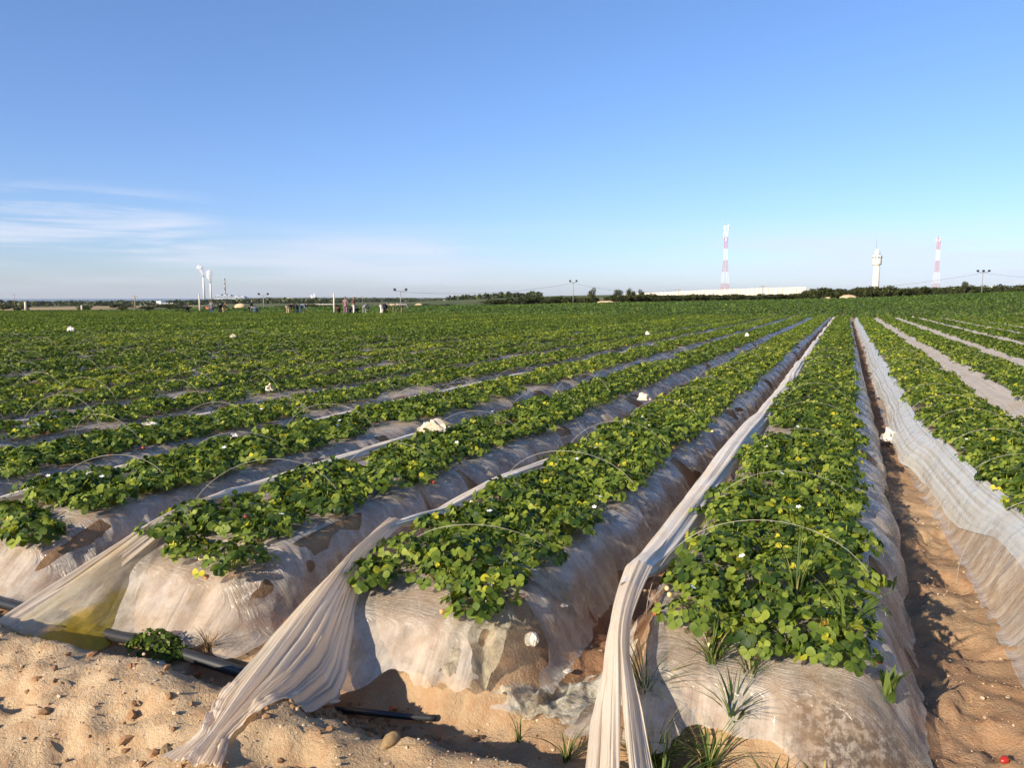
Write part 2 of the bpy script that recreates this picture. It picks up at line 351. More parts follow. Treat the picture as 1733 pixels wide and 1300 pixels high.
def ground(X, Y, detail=True):
    X = np.asarray(X, float); Y = np.asarray(Y, float)
    k, x = bedk(X, Y)
    z = base_z(X, Y)
    rd = ridge(k, x, Y)
    z = z + rd
    left = 1 - sst(X, -0.75, -0.1)
    yc = Y - 2.02 - 0.16 * (vn(X * 1.3, 0.2, 31) - 0.5)
    berm = left * (0.19 * np.exp(-(yc / np.where(yc < 0, 0.60, 0.19)) ** 2) - 0.03 * np.exp(-((Y - 2.42) / 0.15) ** 2))
    z = z + berm * (1 + 0.7 * (fbm(X * 2.1, Y * 2.1, 3, 32) - 0.5))
    z = z - 0.02 * np.exp(-(((X + 1.65) / 0.22) ** 2 + ((Y - 2.2) / 0.16) ** 2))
    if detail:
        near = 1 - sst(np.hypot(X, Y), 8, 16)
        open_ = near * (0.35 + 0.65 * (1 - np.clip(rd / HB, 0, 1)))
        crk = np.maximum(fbm(X * 3.3, Y * 3.3, 4, 45) - .54, 0); z = z - open_ * np.minimum(crk * .45, .045)
        z = z + open_ * (0.06 * (fbm(X * 2.2, Y * 2.2, 3, 41) - 0.5) + 0.055 * (fbm(X * 9, Y * 9, 3, 44) - 0.5) + 0.036 * np.maximum(fbm(X * 26, Y * 26, 2, 48) - 0.55, 0) * 2)
        for bx, by, ba in ((.62, 2.75, .5), (.52, 3.35, -.1), (.75, 3.15, .3), (-2.3, 1.62, 1.2), (-2.75, 1.72, 1.5), (-1.5, 1.85, .9), (-1.15, 2.28, .2), (-1.0, 2.75, .1), (-3.1, 1.6, 1.3)):
            c_, s_ = math.cos(ba), math.sin(ba); lx = (X - bx) * c_ + (Y - by) * s_; ly = -(X - bx) * s_ + (Y - by) * c_; e2 = (ly / .135) ** 2 + (lx / (.052 - .012 * np.clip(ly / .13, -1, 1))) ** 2
            z = z - open_ * (.026 * (1 - sst(e2, .7, 1.15)) * (1 + .25 * np.sin(ly * 150)) - .012 * np.exp(-((e2 - 1.5) / .5) ** 2))
        dig = np.exp(-(((X + 1.75) / 0.35) ** 2 + ((Y - 2.28) / 0.16) ** 2))
        z = z + open_ * dig * 0.10 * (fbm(X * 15, Y * 15, 3, 49) - 0.4)
    return z
def gz(x, y): return float(ground(np.array([x]), np.array([y]), True)[0])

def steps(segs):
    out = [segs[0][0]]
    for a, b, s0, s1 in segs:
        x = a
        while x < b - 1e-6:
            t = (x - a) / (b - a); s = s0 * (s1 / s0) ** t; x = min(x + s, b); out.append(x)
    return np.array(out)
def build_ground():
    xr = steps([(-7.5, 3.6, 0.028, 0.028), (3.6, 14, 0.07, 0.12), (14, 90, 0.15, 8), (90, 14000, 8, 900)])
    xl = -steps([(7.5, 40, 0.09, 0.13), (40, 112, 0.14, 0.3), (112, 300, 0.5, 8), (300, 14000, 8, 900)])[1:][::-1]
    xs = np.concatenate([xl, xr]); ys = np.concatenate([-steps([(0, 30, 0.5, 8)])[1:][::-1], steps([(0, 1.2, 0.2, 0.05), (1.2, 9, 0.028, 0.035), (9, 66, 0.1, 1.2), (66, 300, 1.5, 8), (300, 14000, 8, 900)])])
    Xg, Yg = np.meshgrid(xs, ys, indexing='ij'); X = Xg.ravel(); Y = Yg.ravel(); Z = ground(X, Y)
    k, x = bedk(X, Y); d = X * AX[0] + Y * AX[1]; r = X * RT[0] + Y * RT[1]; ang = np.degrees(np.arctan2(r, np.maximum(d, 1e-3))); rad = np.hypot(X, Y)
    infield = sst(Y, 2.3, 3.2) * (1 - sst(Y, YE - 2, YE))
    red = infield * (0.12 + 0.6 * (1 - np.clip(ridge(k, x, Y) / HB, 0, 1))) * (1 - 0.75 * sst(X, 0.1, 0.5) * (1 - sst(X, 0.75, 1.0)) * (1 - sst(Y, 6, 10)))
    damp = np.exp(-(((X + 1.75) / .38) ** 2 + ((Y - 2.28) / .17) ** 2)) * .8 + (1 - sst(X, -.8, -.4)) * np.exp(-((Y - 2.40) / .10) ** 2) * .55 + (1 - sst(rad, 5, 8)) * .35 * sst(fbm(X * 1.8, Y * 1.8, 3, 62), .55, .68); red = np.clip(red + damp * (.4 + 1.2 * (fbm(X * 7, Y * 7, 3, 63) - .2)), 0, 1)
    far = sst(d, 95, 150) * sst(-ang, -3, 6) * sst(-(X), 20, 60) ; far = np.maximum(far, sst(rad, 200, 230))
    sand = sst(d, 120, 150) * (1 - sst(d, 290, 420)) * sst(-ang, 24, 28.5) * sst(fbm(X * 0.02, Y * 0.02, 3, 60), 0.35, 0.5)
    sand = np.maximum(sand, sst(d, 260, 400) * (1 - sst(d, 900, 1500)) * sst(-ang, 12, 24) * sst(fbm(X * 0.008, Y * 0.008, 3, 61), 0.52, 0.6) * 0.9)
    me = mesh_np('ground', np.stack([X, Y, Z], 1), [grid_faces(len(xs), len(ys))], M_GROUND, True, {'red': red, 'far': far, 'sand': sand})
    tag(link('ground', me), kind='structure', label='sandy soil with furrows and distant scrubland', cat='ground')
build_ground()
mb = MB(); mb.add([(0, 0, -56)] + [(15000 * math.cos(q), 15000 * math.sin(q), -56) for q in np.linspace(0, 2 * math.pi, 97)[:-1]], [(0, 1 + i, 1 + (i + 1) % 96) for i in range(96)])
tag(mb.build('sea', M_SEA), kind='structure', label='deep blue strip of sea on the horizon', cat='sea')

# ------------------------------------------------------------ bed names used in labels
WORD = ['first', 'second', 'third', 'fourth', 'fifth', 'sixth', 'seventh', 'eighth', 'ninth', 'tenth', 'eleventh', 'twelfth', 'thirteenth', 'fourteenth', 'fifteenth', 'sixteenth', 'seventeenth', 'eighteenth', 'nineteenth', 'twentieth']
TENS = {20: 'twenty', 30: 'thirty', 40: 'forty', 50: 'fifty', 60: 'sixty'}
def nth(n):
    if n <= 20: return WORD[n - 1]
    t = n // 10 * 10
    return (TENS[t] + '-' + WORD[n - t - 1]) if n > t else TENS[t][:-1] + 'ieth'
def bedname(k):
    return 'central bed' if k == 0 else ('%s bed %s of central' % (nth(abs(k)), 'left' if k < 0 else 'right'))

def in_view(X, Y, margin=0.0, deg=35.5):
    d = X * AX[0] + Y * AX[1]; r = X * RT[0] + Y * RT[1]
    return (d > -margin) & (np.abs(r) < np.maximum(d, 0) * math.tan(R(deg)) + margin)

# ------------------------------------------------------------ plastic film over each bed
def build_film(k):
    near = -4 <= k <= 1
    nx = 131 if near else (33 if -14 <= k <= 6 else 17)
    q = np.linspace(-1, 1, nx); xs = np.sign(q) * (0.66 * (0.55 * np.abs(q) + 0.45 * (1 - (1 - np.abs(q)) ** 2)))
    if near: ys = steps([(2.42, 3.2, 0.012, 0.014), (3.2, 9, 0.016, 0.03), (9, 25, 0.06, 0.25), (25, 64.6, 0.3, 1.0)])
    else: ys = steps([(2.42, 12, 0.09, 0.12), (12, 64.6, 0.15, 1.0)])
    cx = C1 + k * SP
    keep = in_view(np.full(len(ys), cx), ys, 2.0); ys = ys[keep]
    if len(ys) < 3: return
    Yg, xg = np.meshgrid(ys, xs, indexing='ij'); Y = Yg.ravel(); x = xg.ravel(); kk = np.full(len(x), float(k))
    X = cx + x + wob(kk, Y)
    Z = base_z(X, Y) + ridge(kk, x, Y)
    u = np.abs(x); sgn = np.sign(x); ws = sst(u, 0.34, 0.46); wf = 1 - sst(Y, yfront(kk, x) + 0.22, yfront(kk, x) + 0.5); ws = ws * (1 - 0.6 * wf)
    low = sst(u, 0.66, 0.52)
    streak = Y + 0.45 * u
    per = 0.62 + 0.12 * vn(k * 4.1, 0.3, 70)
    ph = Y / per + 0.6 * vn(Y * 0.9, k * 3.0, 71)
    bul = (np.abs(np.sin(math.pi * ph)) ** 0.55 - 0.35) * (0.11 if k <= 0 else 0.07) * sst(Y, 3.4, 4.6)
    fade = 1 - sst(Y, 10, 22)
    rid = lambda a, b, sd: 1 - np.abs(2 * vn(a, b, sd) - 1)
    msk = .25 + 1.3 * sst(fbm(Y * 1.7, u * 4 + k * 5, 2, 74), .4, .65)
    wr = fade * msk * (0.026 * (rid(streak * 8, u * 3 + k * 11, 72) - 0.4) + 0.013 * (rid(streak * 21 + 2 * u, u * 5, 73) - 0.4)) + 0.03 * (fbm(Y * 3.1, x * 5 + k * 7, 3, 75) - 0.4)
    bul = bul * np.where((sgn < 0) & (k > 0), 0.15, 1.0); out = ws * (bul * low * sst(u, 0.36, 0.5) + wr * (0.4 + 0.6 * low))
    X = X + sgn * out
    Z = Z + 0.014 + ws * np.maximum(out, 0) * 0.25 + (1 - ws) * 0.022 * fbm(x * 7, Y * 4 + k * 5, 3, 77) + 0.02 * (1 - sst(u, 0.6, 0.66)) * 0
    cf = (x + 0.25 * (vn(x * 2.3, k * 3.7, 79) - 0.5) * (Y - 2.5) / 0.4)
    Y2 = Y - wf * (0.050 * (rid(cf * 8, k * 3.0 + Y * 1.2, 80) - 0.3) * (.3 + 1.2 * vn(x * 4, k * 9.1, 83)) + 0.024 * rid(cf * 21, Y * 2, 81) * (.2 + 1.3 * vn(x * 5, k * 3.3, 84)) + 0.05 * fbm(x * 6, Z * 6, 3, 82))
    V = np.stack([X, Y2, Z], 1); F = grid_faces(len(ys), nx)
    kf = np.full(len(x), float(k))
    cut = (0.60 + 0.07 * (fbm(Y * 2.5, k * 5.0 + sgn * 3, 3, 85) - 0.35) - u) * 6
    cut = np.minimum(cut, (Y - (yfront(kf, x) - 0.05 + 0.36 * np.maximum(fbm(x * 3.5, k * 2.0, 3, 86) - 0.42, 0))) * 6)
    hole = np.where(u > 0.40, 0.68 - fbm(Y * 2.0 + 17, x * 5 + k * 9, 3, 87) - .10 * (fbm(Y * 14, x * 14, 3, 93) - .5), 1.0); cut = np.minimum(cut, hole * 6)
    if k == -1:
        h1 = np.hypot((x - 0.42) / 0.13, (Y - 2.80) / 0.20) - 1 - 0.5 * (fbm(x * 12, Y * 12, 2, 88) - 0.5)
        h2 = np.where((x > 0.22) & (Y < 2.84), 0.44 - fbm(x * 6, Y * 6, 2, 89), 1.0); cut = np.minimum(cut, np.minimum(h1, h2 * 3))
    if k == 0: cut = np.minimum(cut, np.hypot((x + 0.02) / 0.26, (Y - 2.50) / 0.17) - 1 - 0.3 * (fbm(x * 9, Y * 9, 2, 92) - .5))
    if k == 1: cut = np.where(sgn < 0, (0.645 - u) * 6 + np.where(Y < 2.6, -1, 0), cut)
    cut = cut - .12 * (fbm(x * 22, Y * 22, 2, 94) - .5); cut = 0.5 + np.clip(cut, -0.5, 0.5)
    ok = cut[F].max(1) > 0.45; fx = x[F].mean(1); fY = Y[F].mean(1)
    stain = np.zeros(len(x))
    if k == 0: stain = sst(x + .10 * (fbm(x * 9, Y * 9, 3, 90) - .5), .08, .22) * (1 - sst(Y + .14 * (fbm(x * 7, Y * 7, 3, 91) - .5), 2.76, 2.90))
    uvx = x * (1 - wf) + wf * Y; uvy = Y * (1 - wf) + wf * x * 1.3
    me = mesh_np('mulch_film', V, [F[ok]], M_MULCH, True, {'cut': cut, 'stain': stain}, np.stack([uvx, uvy], 1))
    lab = 'dusty clear plastic film stretched over the ' + bedname(k)
    if k == 0: lab = 'dusty plastic film with a blackened front corner over the central bed'
    if k == -1: lab = 'dusty plastic film torn open at its front corner over ' + bedname(k)
    tag(link('mulch_film', me), lab, 'plastic film', 'plastic films covering the strawberry beds')
for k in range(KMIN, KMAX + 1): build_film(k)

# ------------------------------------------------------------ strawberry plants
def leaflet(L, W, lod):
    if lod == 0:
        mid = [(0, 0, 0), (.22, 0, -.02), (.45, 0, -.03), (.68, 0, -.04), (.88, 0, -.07), (.98, 0, -.11)]
        o = [(.14, .20), (.20, .29), (.33, .36), (.37, .44), (.54, .44), (.60, .50), (.74, .40), (.79, .42), (.90, .24), (.95, .22)]; zz = lambda u, w: .17 * w - .16 * max(0, u - .55)
        V = np.array(mid + [(u, w, zz(u, w)) for u, w in o] + [(u, -w, zz(u, w)) for u, w in o]) * (L, W, L)
        Q = []
        for b, fl in ((6, 0), (16, 1)):
            for i in range(5):
                for q in (((i, i + 1, b + 2 * i + 1, b + 2 * i),) if i == 0 else ((i, i + 1, b + 2 * i + 1, b + 2 * i), (i, b + 2 * i, b + 2 * i - 1, b + 2 * i - 1))):
                    q = tuple(dict.fromkeys(q)); Q.append(q[::-1] if fl else q)
        F = [q for q in Q if len(q) == 3], [q for q in Q if len(q) == 4]
    else:
        V = np.array([(0, 0, -.04), (.55, .45, .10), (1, 0, -.08), (.55, -.45, .10)]) * (L, W, L); F = [(0, 2, 1), (0, 3, 2)], []
    return V, F
def rotm(yaw, pitch, roll):
    return np.array(Matrix.Rotation(yaw, 3, 'Z') @ Matrix.Rotation(pitch, 3, 'Y') @ Matrix.Rotation(roll, 3, 'X'))
def make_plant(rg, lod=0, nl=24, yellow=0.04, rad=0.20, hgt=0.17):
    V = []; T = []; Q = []; tT = []; tQ = []; n = 0
    for i in range(nl):
        a = rg.uniform(0, 2 * math.pi); f = math.sqrt((i + 0.5) / nl); r = rad * f * rg.uniform(0.75, 1.1)
        h = hgt * (1.0 - 0.62 * f ** 2) * rg.uniform(0.72, 1.12) + 0.02
        c = np.array([r * math.cos(a), r * math.sin(a), h]); L = rg.uniform(0.025, 0.041) * (1.0 if lod == 0 else 1.1)
        tint = np.clip(rg.normal(0.40, 0.27) , 0, 0.9)
        if rg.random() < yellow: tint = rg.uniform(0.9, 1)
        pitch0 = 0.15 + 0.75 * f + rg.normal(0, 0.22); roll0 = rg.normal(0, 0.35)
        for da in (-1.6, 0, 1.6):
            v, (ft, fq) = leaflet(L, L * rg.uniform(0.95, 1.12), lod)
            M_ = rotm(a + rg.normal(0, 0.12), pitch0, roll0) @ rotm(da + rg.normal(0, 0.1), rg.normal(0.05, 0.2), rg.normal(0, 0.2))
            v = v @ M_.T + c; V.append(v); tn = np.clip(tint + rg.normal(0, 0.05), 0, 1)
            for x in ft: T.append([y + n for y in x]); tT.append(tn)
            for x in fq: Q.append([y + n for y in x]); tQ.append(tn)
            n += len(v)
        if lod == 0:
            p0 = np.array([0.02 * math.cos(a), 0.02 * math.sin(a), 0.0]); mid = p0 * 0.4 + c * 0.6 + (0, 0, 0.02); w = np.array([-math.sin(a), math.cos(a), 0]) * 0.0022
            V.append(np.array([p0 - w, p0 + w, mid - w, mid + w, c - w, c + w])); Q += [[n, n + 1, n + 3, n + 2], [n + 2, n + 3, n + 5, n + 4]]; tQ += [0.8, 0.8]; n += 6
    return np.concatenate(V), np.array(T, int).reshape(-1, 3), np.array(Q, int).reshape(-1, 4), np.array(tT), np.array(tQ)
def tile(protos, P, rz, sc, dt, fn):
    """merge copies of protos (V,T,Q,tT,tQ) at points P into arrays"""
    idx = np.arange(len(P)) % len(protos); Vs = []; Ts = []; Qs = []; tTs = []; tQs = []; n = 0
    for j, (v, T, Q, tT, tQ) in enumerate(protos):
        s = np.where(idx == j)[0]
        if not len(s): continue
        c = np.cos(rz[s])[:, None]; sn = np.sin(rz[s])[:, None]; S = sc[s][:, None]
        x = (v[None, :, 0] * c - v[None, :, 1] * sn) * S + P[s, 0:1]; y = (v[None, :, 0] * sn + v[None, :, 1] * c) * S + P[s, 1:2]; z = v[None, :, 2] * S + P[s, 2:3]
        Vs.append(np.stack([x, y, z], 2).reshape(-1, 3)); off = (np.arange(len(s)) * len(v))[:, None, None] + n
        Ts.append((T[None] + off).reshape(-1, 3)); Qs.append((Q[None] + off).reshape(-1, 4))
        tTs.append(np.clip(tT[None] + dt[s][:, None] * (tT[None] < .9), 0, 1).ravel()); tQs.append(np.clip(tQ[None] + dt[s][:, None] * (tQ[None] < .9), 0, 1).ravel()); n += len(s) * len(v)
    return np.concatenate(Vs), [np.concatenate(Ts), np.concatenate(Qs)], np.concatenate(tTs + tQs)

def plant_points():
    P = []
    for k in range(KMIN, KMAX + 1):
        cx = C1 + k * SP
        for li, lx in enumerate((-0.27 if k == 0 else -0.24, 0.01, 0.265)):
            y = YF + (0.37, 0.31, 0.25)[li] + rng.uniform(0, 0.06)
            ys = np.arange(y, YE - 0.7, 0.235); ys = ys + rng.normal(0, 0.05, len(ys)); x = lx + rng.normal(0, 0.04, len(ys)) + wob(np.full(len(ys), float(k)), ys)
            gap = vn(ys * 1.3, np.full(len(ys), k * 3.0 + li), 95)
            ok = in_view(cx + x, ys, 1.5) & ((gap < (0.96 if k == 0 else 0.87)) | (ys < 3.3))
            for a, b in zip(x[ok], ys[ok]): P.append((cx + a, b, k, li))
    return np.array(P)
PP = plant_points()
PP = np.concatenate([PP, np.zeros((len(PP), 1))], 1)
PP[:, 4] = base_z(PP[:, 0], PP[:, 1]) + ridge(PP[:, 2], bedk(PP[:, 0], PP[:, 1])[1], PP[:, 1]) + 0.015
dist = np.hypot(PP[:, 0], PP[:, 1]); vis = in_view(PP[:, 0], PP[:, 1], 0.1, 33.9)
order = np.argsort(np.where(vis, dist, 1e6)); things = order[:298]; restm = np.ones(len(PP), bool); restm[things] = False

rg = np.random.default_rng(5)
PROTO0 = [make_plant(rg, 0, n, y, r_, h_) for n, y, r_, h_ in ((56, .01, .175, .095), (62, .02, .185, .11), (52, .01, .17, .085), (58, .01, .175, .105), (56, .03, .18, .09), (48, .02, .16, .095), (58, .01, .19, .10), (52, .12, .165, .09))]
PLMESH = [mesh_np('strawberry_foliage', v, [T, Q], M_LEAF, True, {'tint': np.concatenate([a, b])}) for v, T, Q, a, b in PROTO0]
def berry_mesh(name, tint, L=0.034):
    mb = MB(); prof = [(0.002, -0.5), (0.16, -0.45), (0.30, -0.25), (0.40, 0.05), (0.42, 0.25), (0.34, 0.42), (0.12, 0.5), (0.01, 0.5)]
    mb.lathe([(r_ * L, z * L) for r_, z in prof], 10); me = mb.mesh(name, M_BERRY, True)
    a = me.attributes.new('tint', 'FLOAT', 'FACE'); a.data.foreach_set('value', [tint + 0.0] * len(me.polygons)); return me
BERRY = {t: berry_mesh('strawberry', t, l) for t, l in ((0.0, .034), (0.35, .036), (0.75, .03), (1.0, .027))}
def calyx_mesh():
    mb = MB(); mb.add([(0, 0, .018)] + [(.016 * (1 if i % 2 else .45) * math.cos(i * .628), .016 * (1 if i % 2 else .45) * math.sin(i * .628), .019 - .002 * (i % 2)) for i in range(10)], [(0, 1 + i, 1 + (i + 1) % 10) for i in range(10)])
    me = mb.mesh('calyx', M_LEAF, True); a = me.attributes.new('tint', 'FLOAT', 'FACE'); a.data.foreach_set('value', [0.5] * 10); return me
CALYX = calyx_mesh()
def flower_mesh():
    mb = MB()
    for i in range(5):
        a = i * 1.2566; c, s = math.cos(a), math.sin(a); mb.add([(0, 0, 0), (.010 * c - .006 * s, .010 * s + .006 * c, .002), (.016 * c, .016 * s, .003), (.010 * c + .006 * s, .010 * s - .006 * c, .002)], [(0, 1, 2, 3)])
    return mb.mesh('flower', M_PETAL, True)
FLOWER = flower_mesh()
LINE = {0: 'left', 1: 'middle', 2: 'right'}
used_front = set()
for n_, i in enumerate(things):
    x, y, k, li, z = PP[i]; k = int(k); li = int(li)
    pj = 7 if rng.random() < 0.07 else int(rng.integers(0, 7))
    e = empty('strawberry_plant', (x, y, z), rng.uniform(0, 6.28)); s = rng.uniform(0.86, 1.16); e.scale = (s, s, s)
    link('foliage', PLMESH[pj], e)
    if pj == 7 and False: pass
    if (k, li) not in used_front and y < 3.4:
        used_front.add((k, li)); lab = 'strawberry plant at near end of %s line, %s' % (LINE[li], bedname(k)); grp = 'strawberry plants at the near bed ends'
    else:
        lab = '%s strawberry plant in the %s line on %s' % ('yellow-leaved' if pj == 7 else 'green', LINE[li], bedname(k)); grp = '%s plants, %s line, %s' % ('yellow-leaved' if pj == 7 else 'green', LINE[li], bedname(k))
    tag(e, lab, 'strawberry plant', grp)
    for q in range(int(rng.choice([0, 0, 0, 1, 2]))):
        t = float(rng.choice([0.0, 0.35, 0.75, 1.0, 1.0])); a = rng.uniform(0, 6.28)
        sx = 1 if li == 2 else (-1 if li == 0 else rng.choice([-1, 1]))
        b = link('strawberry', BERRY[t], e, (0.17 * math.cos(a), 0.17 * math.sin(a), 0.03)); b.rotation_euler = (rng.uniform(1.2, 1.9), rng.uniform(-.4, .4), a + 1.57)
    if rng.random() < 0.16:
        a = rng.uniform(0, 6.28); f_ = link('flower', FLOWER, e, (0.12 * math.cos(a), 0.12 * math.sin(a), 0.12)); f_.rotation_euler = (rng.uniform(-.5, .5), rng.uniform(-.5, .5), a)

# the rest of the plants, one mass
rest = PP[restm]; drest = dist[restm]
def tintshift(P): return 0.22 * (hsh(P[:, 2] + 500, 0 * P[:, 2], 3) - .5) + 0.34 * (fbm(P[:, 0] * 0.9, P[:, 1] * 0.9, 3, 97) - 0.5) + rng.normal(0, 0.05, len(P))
PROTO1 = [make_plant(rg, 1, n, .02, .18, .10) for n in (54, 58, 52, 56)]
def make_far(rg, n, rad, hgt, s0, s1):
    V = []; Q = []
    for i in range(n):
        a = rg.uniform(0, 6.28); f = math.sqrt(rg.random()); r = rad * f; c = np.array([r * math.cos(a), r * math.sin(a), hgt * (1 - .6 * f * f) * rg.uniform(.6, 1.1)]); s = rg.uniform(s0, s1)
        v = np.array([(-s, 0, 0), (0, -s * .8, .1 * s), (s, 0, 0), (0, s * .8, .1 * s)]) @ rotm(a, .2 + .7 * f + rg.normal(0, .35), rg.normal(0, .4)).T + c
        Q.append([4 * i, 4 * i + 1, 4 * i + 2, 4 * i + 3]); V.append(v)
    return np.concatenate(V), np.zeros((0, 3), int), np.array(Q), np.zeros(0), np.clip(rg.normal(.42, .17, n), 0, .9)
PROTO2 = [make_far(rg, 28, .17, .11, .032, .050) for _ in range(5)]
parts = []
for lo, hi, pr in ((0, 9, PROTO0), (9, 27, PROTO1), (27, 200, PROTO2)):
    s = (drest >= lo) & (drest < hi); P = rest[s]
    if not len(P): continue
    Pp = np.stack([P[:, 0], P[:, 1], P[:, 4]], 1); pm = rng.permutation(len(Pp)); Pp = Pp[pm]
    parts.append(tile(pr, Pp, rng.uniform(0, 6.28, len(Pp)), rng.uniform(.82, 1.2, len(Pp)) * (.84 + .32 * fbm(Pp[:, 0] * .5, Pp[:, 1] * .5, 3, 98)), tintshift(P[pm]), None))
Vs = []; Ts = []; Qs = []; tT = []; tQ = []; n = 0
for V, (T, Q), t in parts:
    Vs.append(V); Ts.append(T + n); Qs.append(Q + n); tT.append(t[:len(T)]); tQ.append(t[len(T):]); n += len(V)
me = mesh_np('strawberry_plants', np.concatenate(Vs), [np.concatenate(Ts), np.concatenate(Qs)], M_LEAF, True, {'tint': np.concatenate(tT + tQ)})
tag(link('strawberry_plants', me), 'dense green rows of strawberry plants filling the field beyond', 'crop', kind='stuff')

# second green field beyond the strawberry rows
def crop2():
    X = rng.uniform(-150, 60, 520000); Y = rng.uniform(66.5, 215, 520000)
    d = X * AX[0] + Y * AX[1]; r = X * RT[0] + Y * RT[1]; ang = np.degrees(np.arctan2(r, d))
    lim = np.interp(ang, [-36, -24, -15, -8, 5, 36], [104, 112, 178, 190, 196, 178])
    row = ((X - C1) / 1.9) % 1.0
    ok = (d < lim) & (np.abs(ang) < 35.5) & (np.abs(row - .5) < .455)
    ok &= (rng.random(len(X)) < np.clip(110 / np.maximum(d, 1), 0.25, 1))
    X = X[ok]; Y = Y[ok]; d = d[ok]; row = row[ok]; n = len(X)
    z = base_z(X, Y) + 0.10 + 0.26 * np.sqrt(np.clip(1 - (np.abs(row - .5) / .42) ** 2, 0, 1)) * rng.uniform(.7, 1.15, n)
    s = rng.uniform(.10, .17, n) * np.clip(d / 100, .8, 1.6)
    a = rng.uniform(0, 6.28, n); t1 = rng.normal(0.1, .5, n); t2 = rng.normal(0, .5, n)
    ux = np.stack([np.cos(a), np.sin(a), t1], 1) * s[:, None]; uy = np.stack([-np.sin(a), np.cos(a), t2], 1) * s[:, None]
    c = np.stack([X, Y, z], 1); V = np.stack([c - ux, c - uy, c + ux, c + uy], 1).reshape(-1, 3)
    Q = np.arange(4 * n).reshape(-1, 4)
    t = np.clip(rng.normal(.45, .2, n) + .35 * (fbm(X * .08, Y * .08, 3, 101) - .5), 0, 1)
    me = mesh_np('field_crop', V, [Q], M_CROP, True, {'tint': t})
    tag(link('field_crop', me), 'low green crop covering the next field up to the hedge', 'crop', kind='stuff')
crop2()

# ------------------------------------------------------------ bunched tunnel film along the beds
def film_roll(k, y0, y1, parent, seed, xoff=-0.53, rw=0.085, rh=0.05, first=None, sink=0):
    ys = steps([(y0, min(y1, 9), .04, .06), (min(y1, 9), y1, .1, 1.0)]) if y1 > 9 else steps([(y0, y1, .04, .06)])
    n = 40; th = np.linspace(0, 2 * math.pi, n, endpoint=False)
    Yg, Tg = np.meshgrid(ys, th, indexing='ij'); kk = np.full(Yg.shape, float(k))
    tw = Tg + 0.5 * vn(Yg * .5, 0 * Yg + seed, 110)
    rad = 1 + 0.16 * np.sin(9 * tw + 3 * vn(Yg * .7, 0 * Yg, seed)) + .13 * np.sin(17 * tw + 5 * vn(Yg * .4, 0 * Yg, seed + 3)) + .35 * (vn(Yg * 1.1, 0 * Yg + 4, seed) - .5)
    xo = xoff + .06 * (vn(ys * .55, 0 * ys + 2, seed + 1) - .5); lift = .02 + .05 * (vn(ys * .45, 0 * ys + 7, seed + 2) - .45)
    X0 = C1 + k * SP + xo + wob(np.full(len(ys), float(k)), ys)
    Z0 = base_z(X0, ys) + .31 + lift
    if sink: q_ = sst(ys, y0 + sink, y0 + sink + 2.5); Z0 = Z0 - .12 * q_; X0 = X0 + .05 * q_
    if first is not None:
        w = 1 - sst(ys, y0, y0 + .7); X0 = X0 * (1 - w) + first[0] * w; Z0 = Z0 * (1 - w) + first[1] * w
    sl = (1 - sst(ys, y0, y0 + 1.0)) * .40 + (1 - sst(ys, y0, y0 + .3)) * .35; sh = (1 - sst(ys, y0, y0 + .5)) * .75
    X = X0[:, None] + np.cos(Tg) * rw * rad * (1 - sl[:, None]); Z = Z0[:, None] + np.sin(Tg) * rh * rad * (1 - sh[:, None])
    V = np.stack([X, Yg, Z], 2).reshape(-1, 3); i = (np.arange(len(ys) - 1)[:, None] * n + np.arange(n)[None]).ravel(); j = (np.arange(len(ys) - 1)[:, None] * n + (np.arange(n)[None] + 1) % n).ravel()
    uv = np.stack([np.broadcast_to(th / 6.283 * .35, Yg.shape), Yg], 2).reshape(-1, 2)
    return link('film_roll', mesh_np('film_roll', V, [np.stack([i, j, j + n, i + n], 1)], M_ROLL, True, {'cut': np.ones(len(V))}, uv), parent)
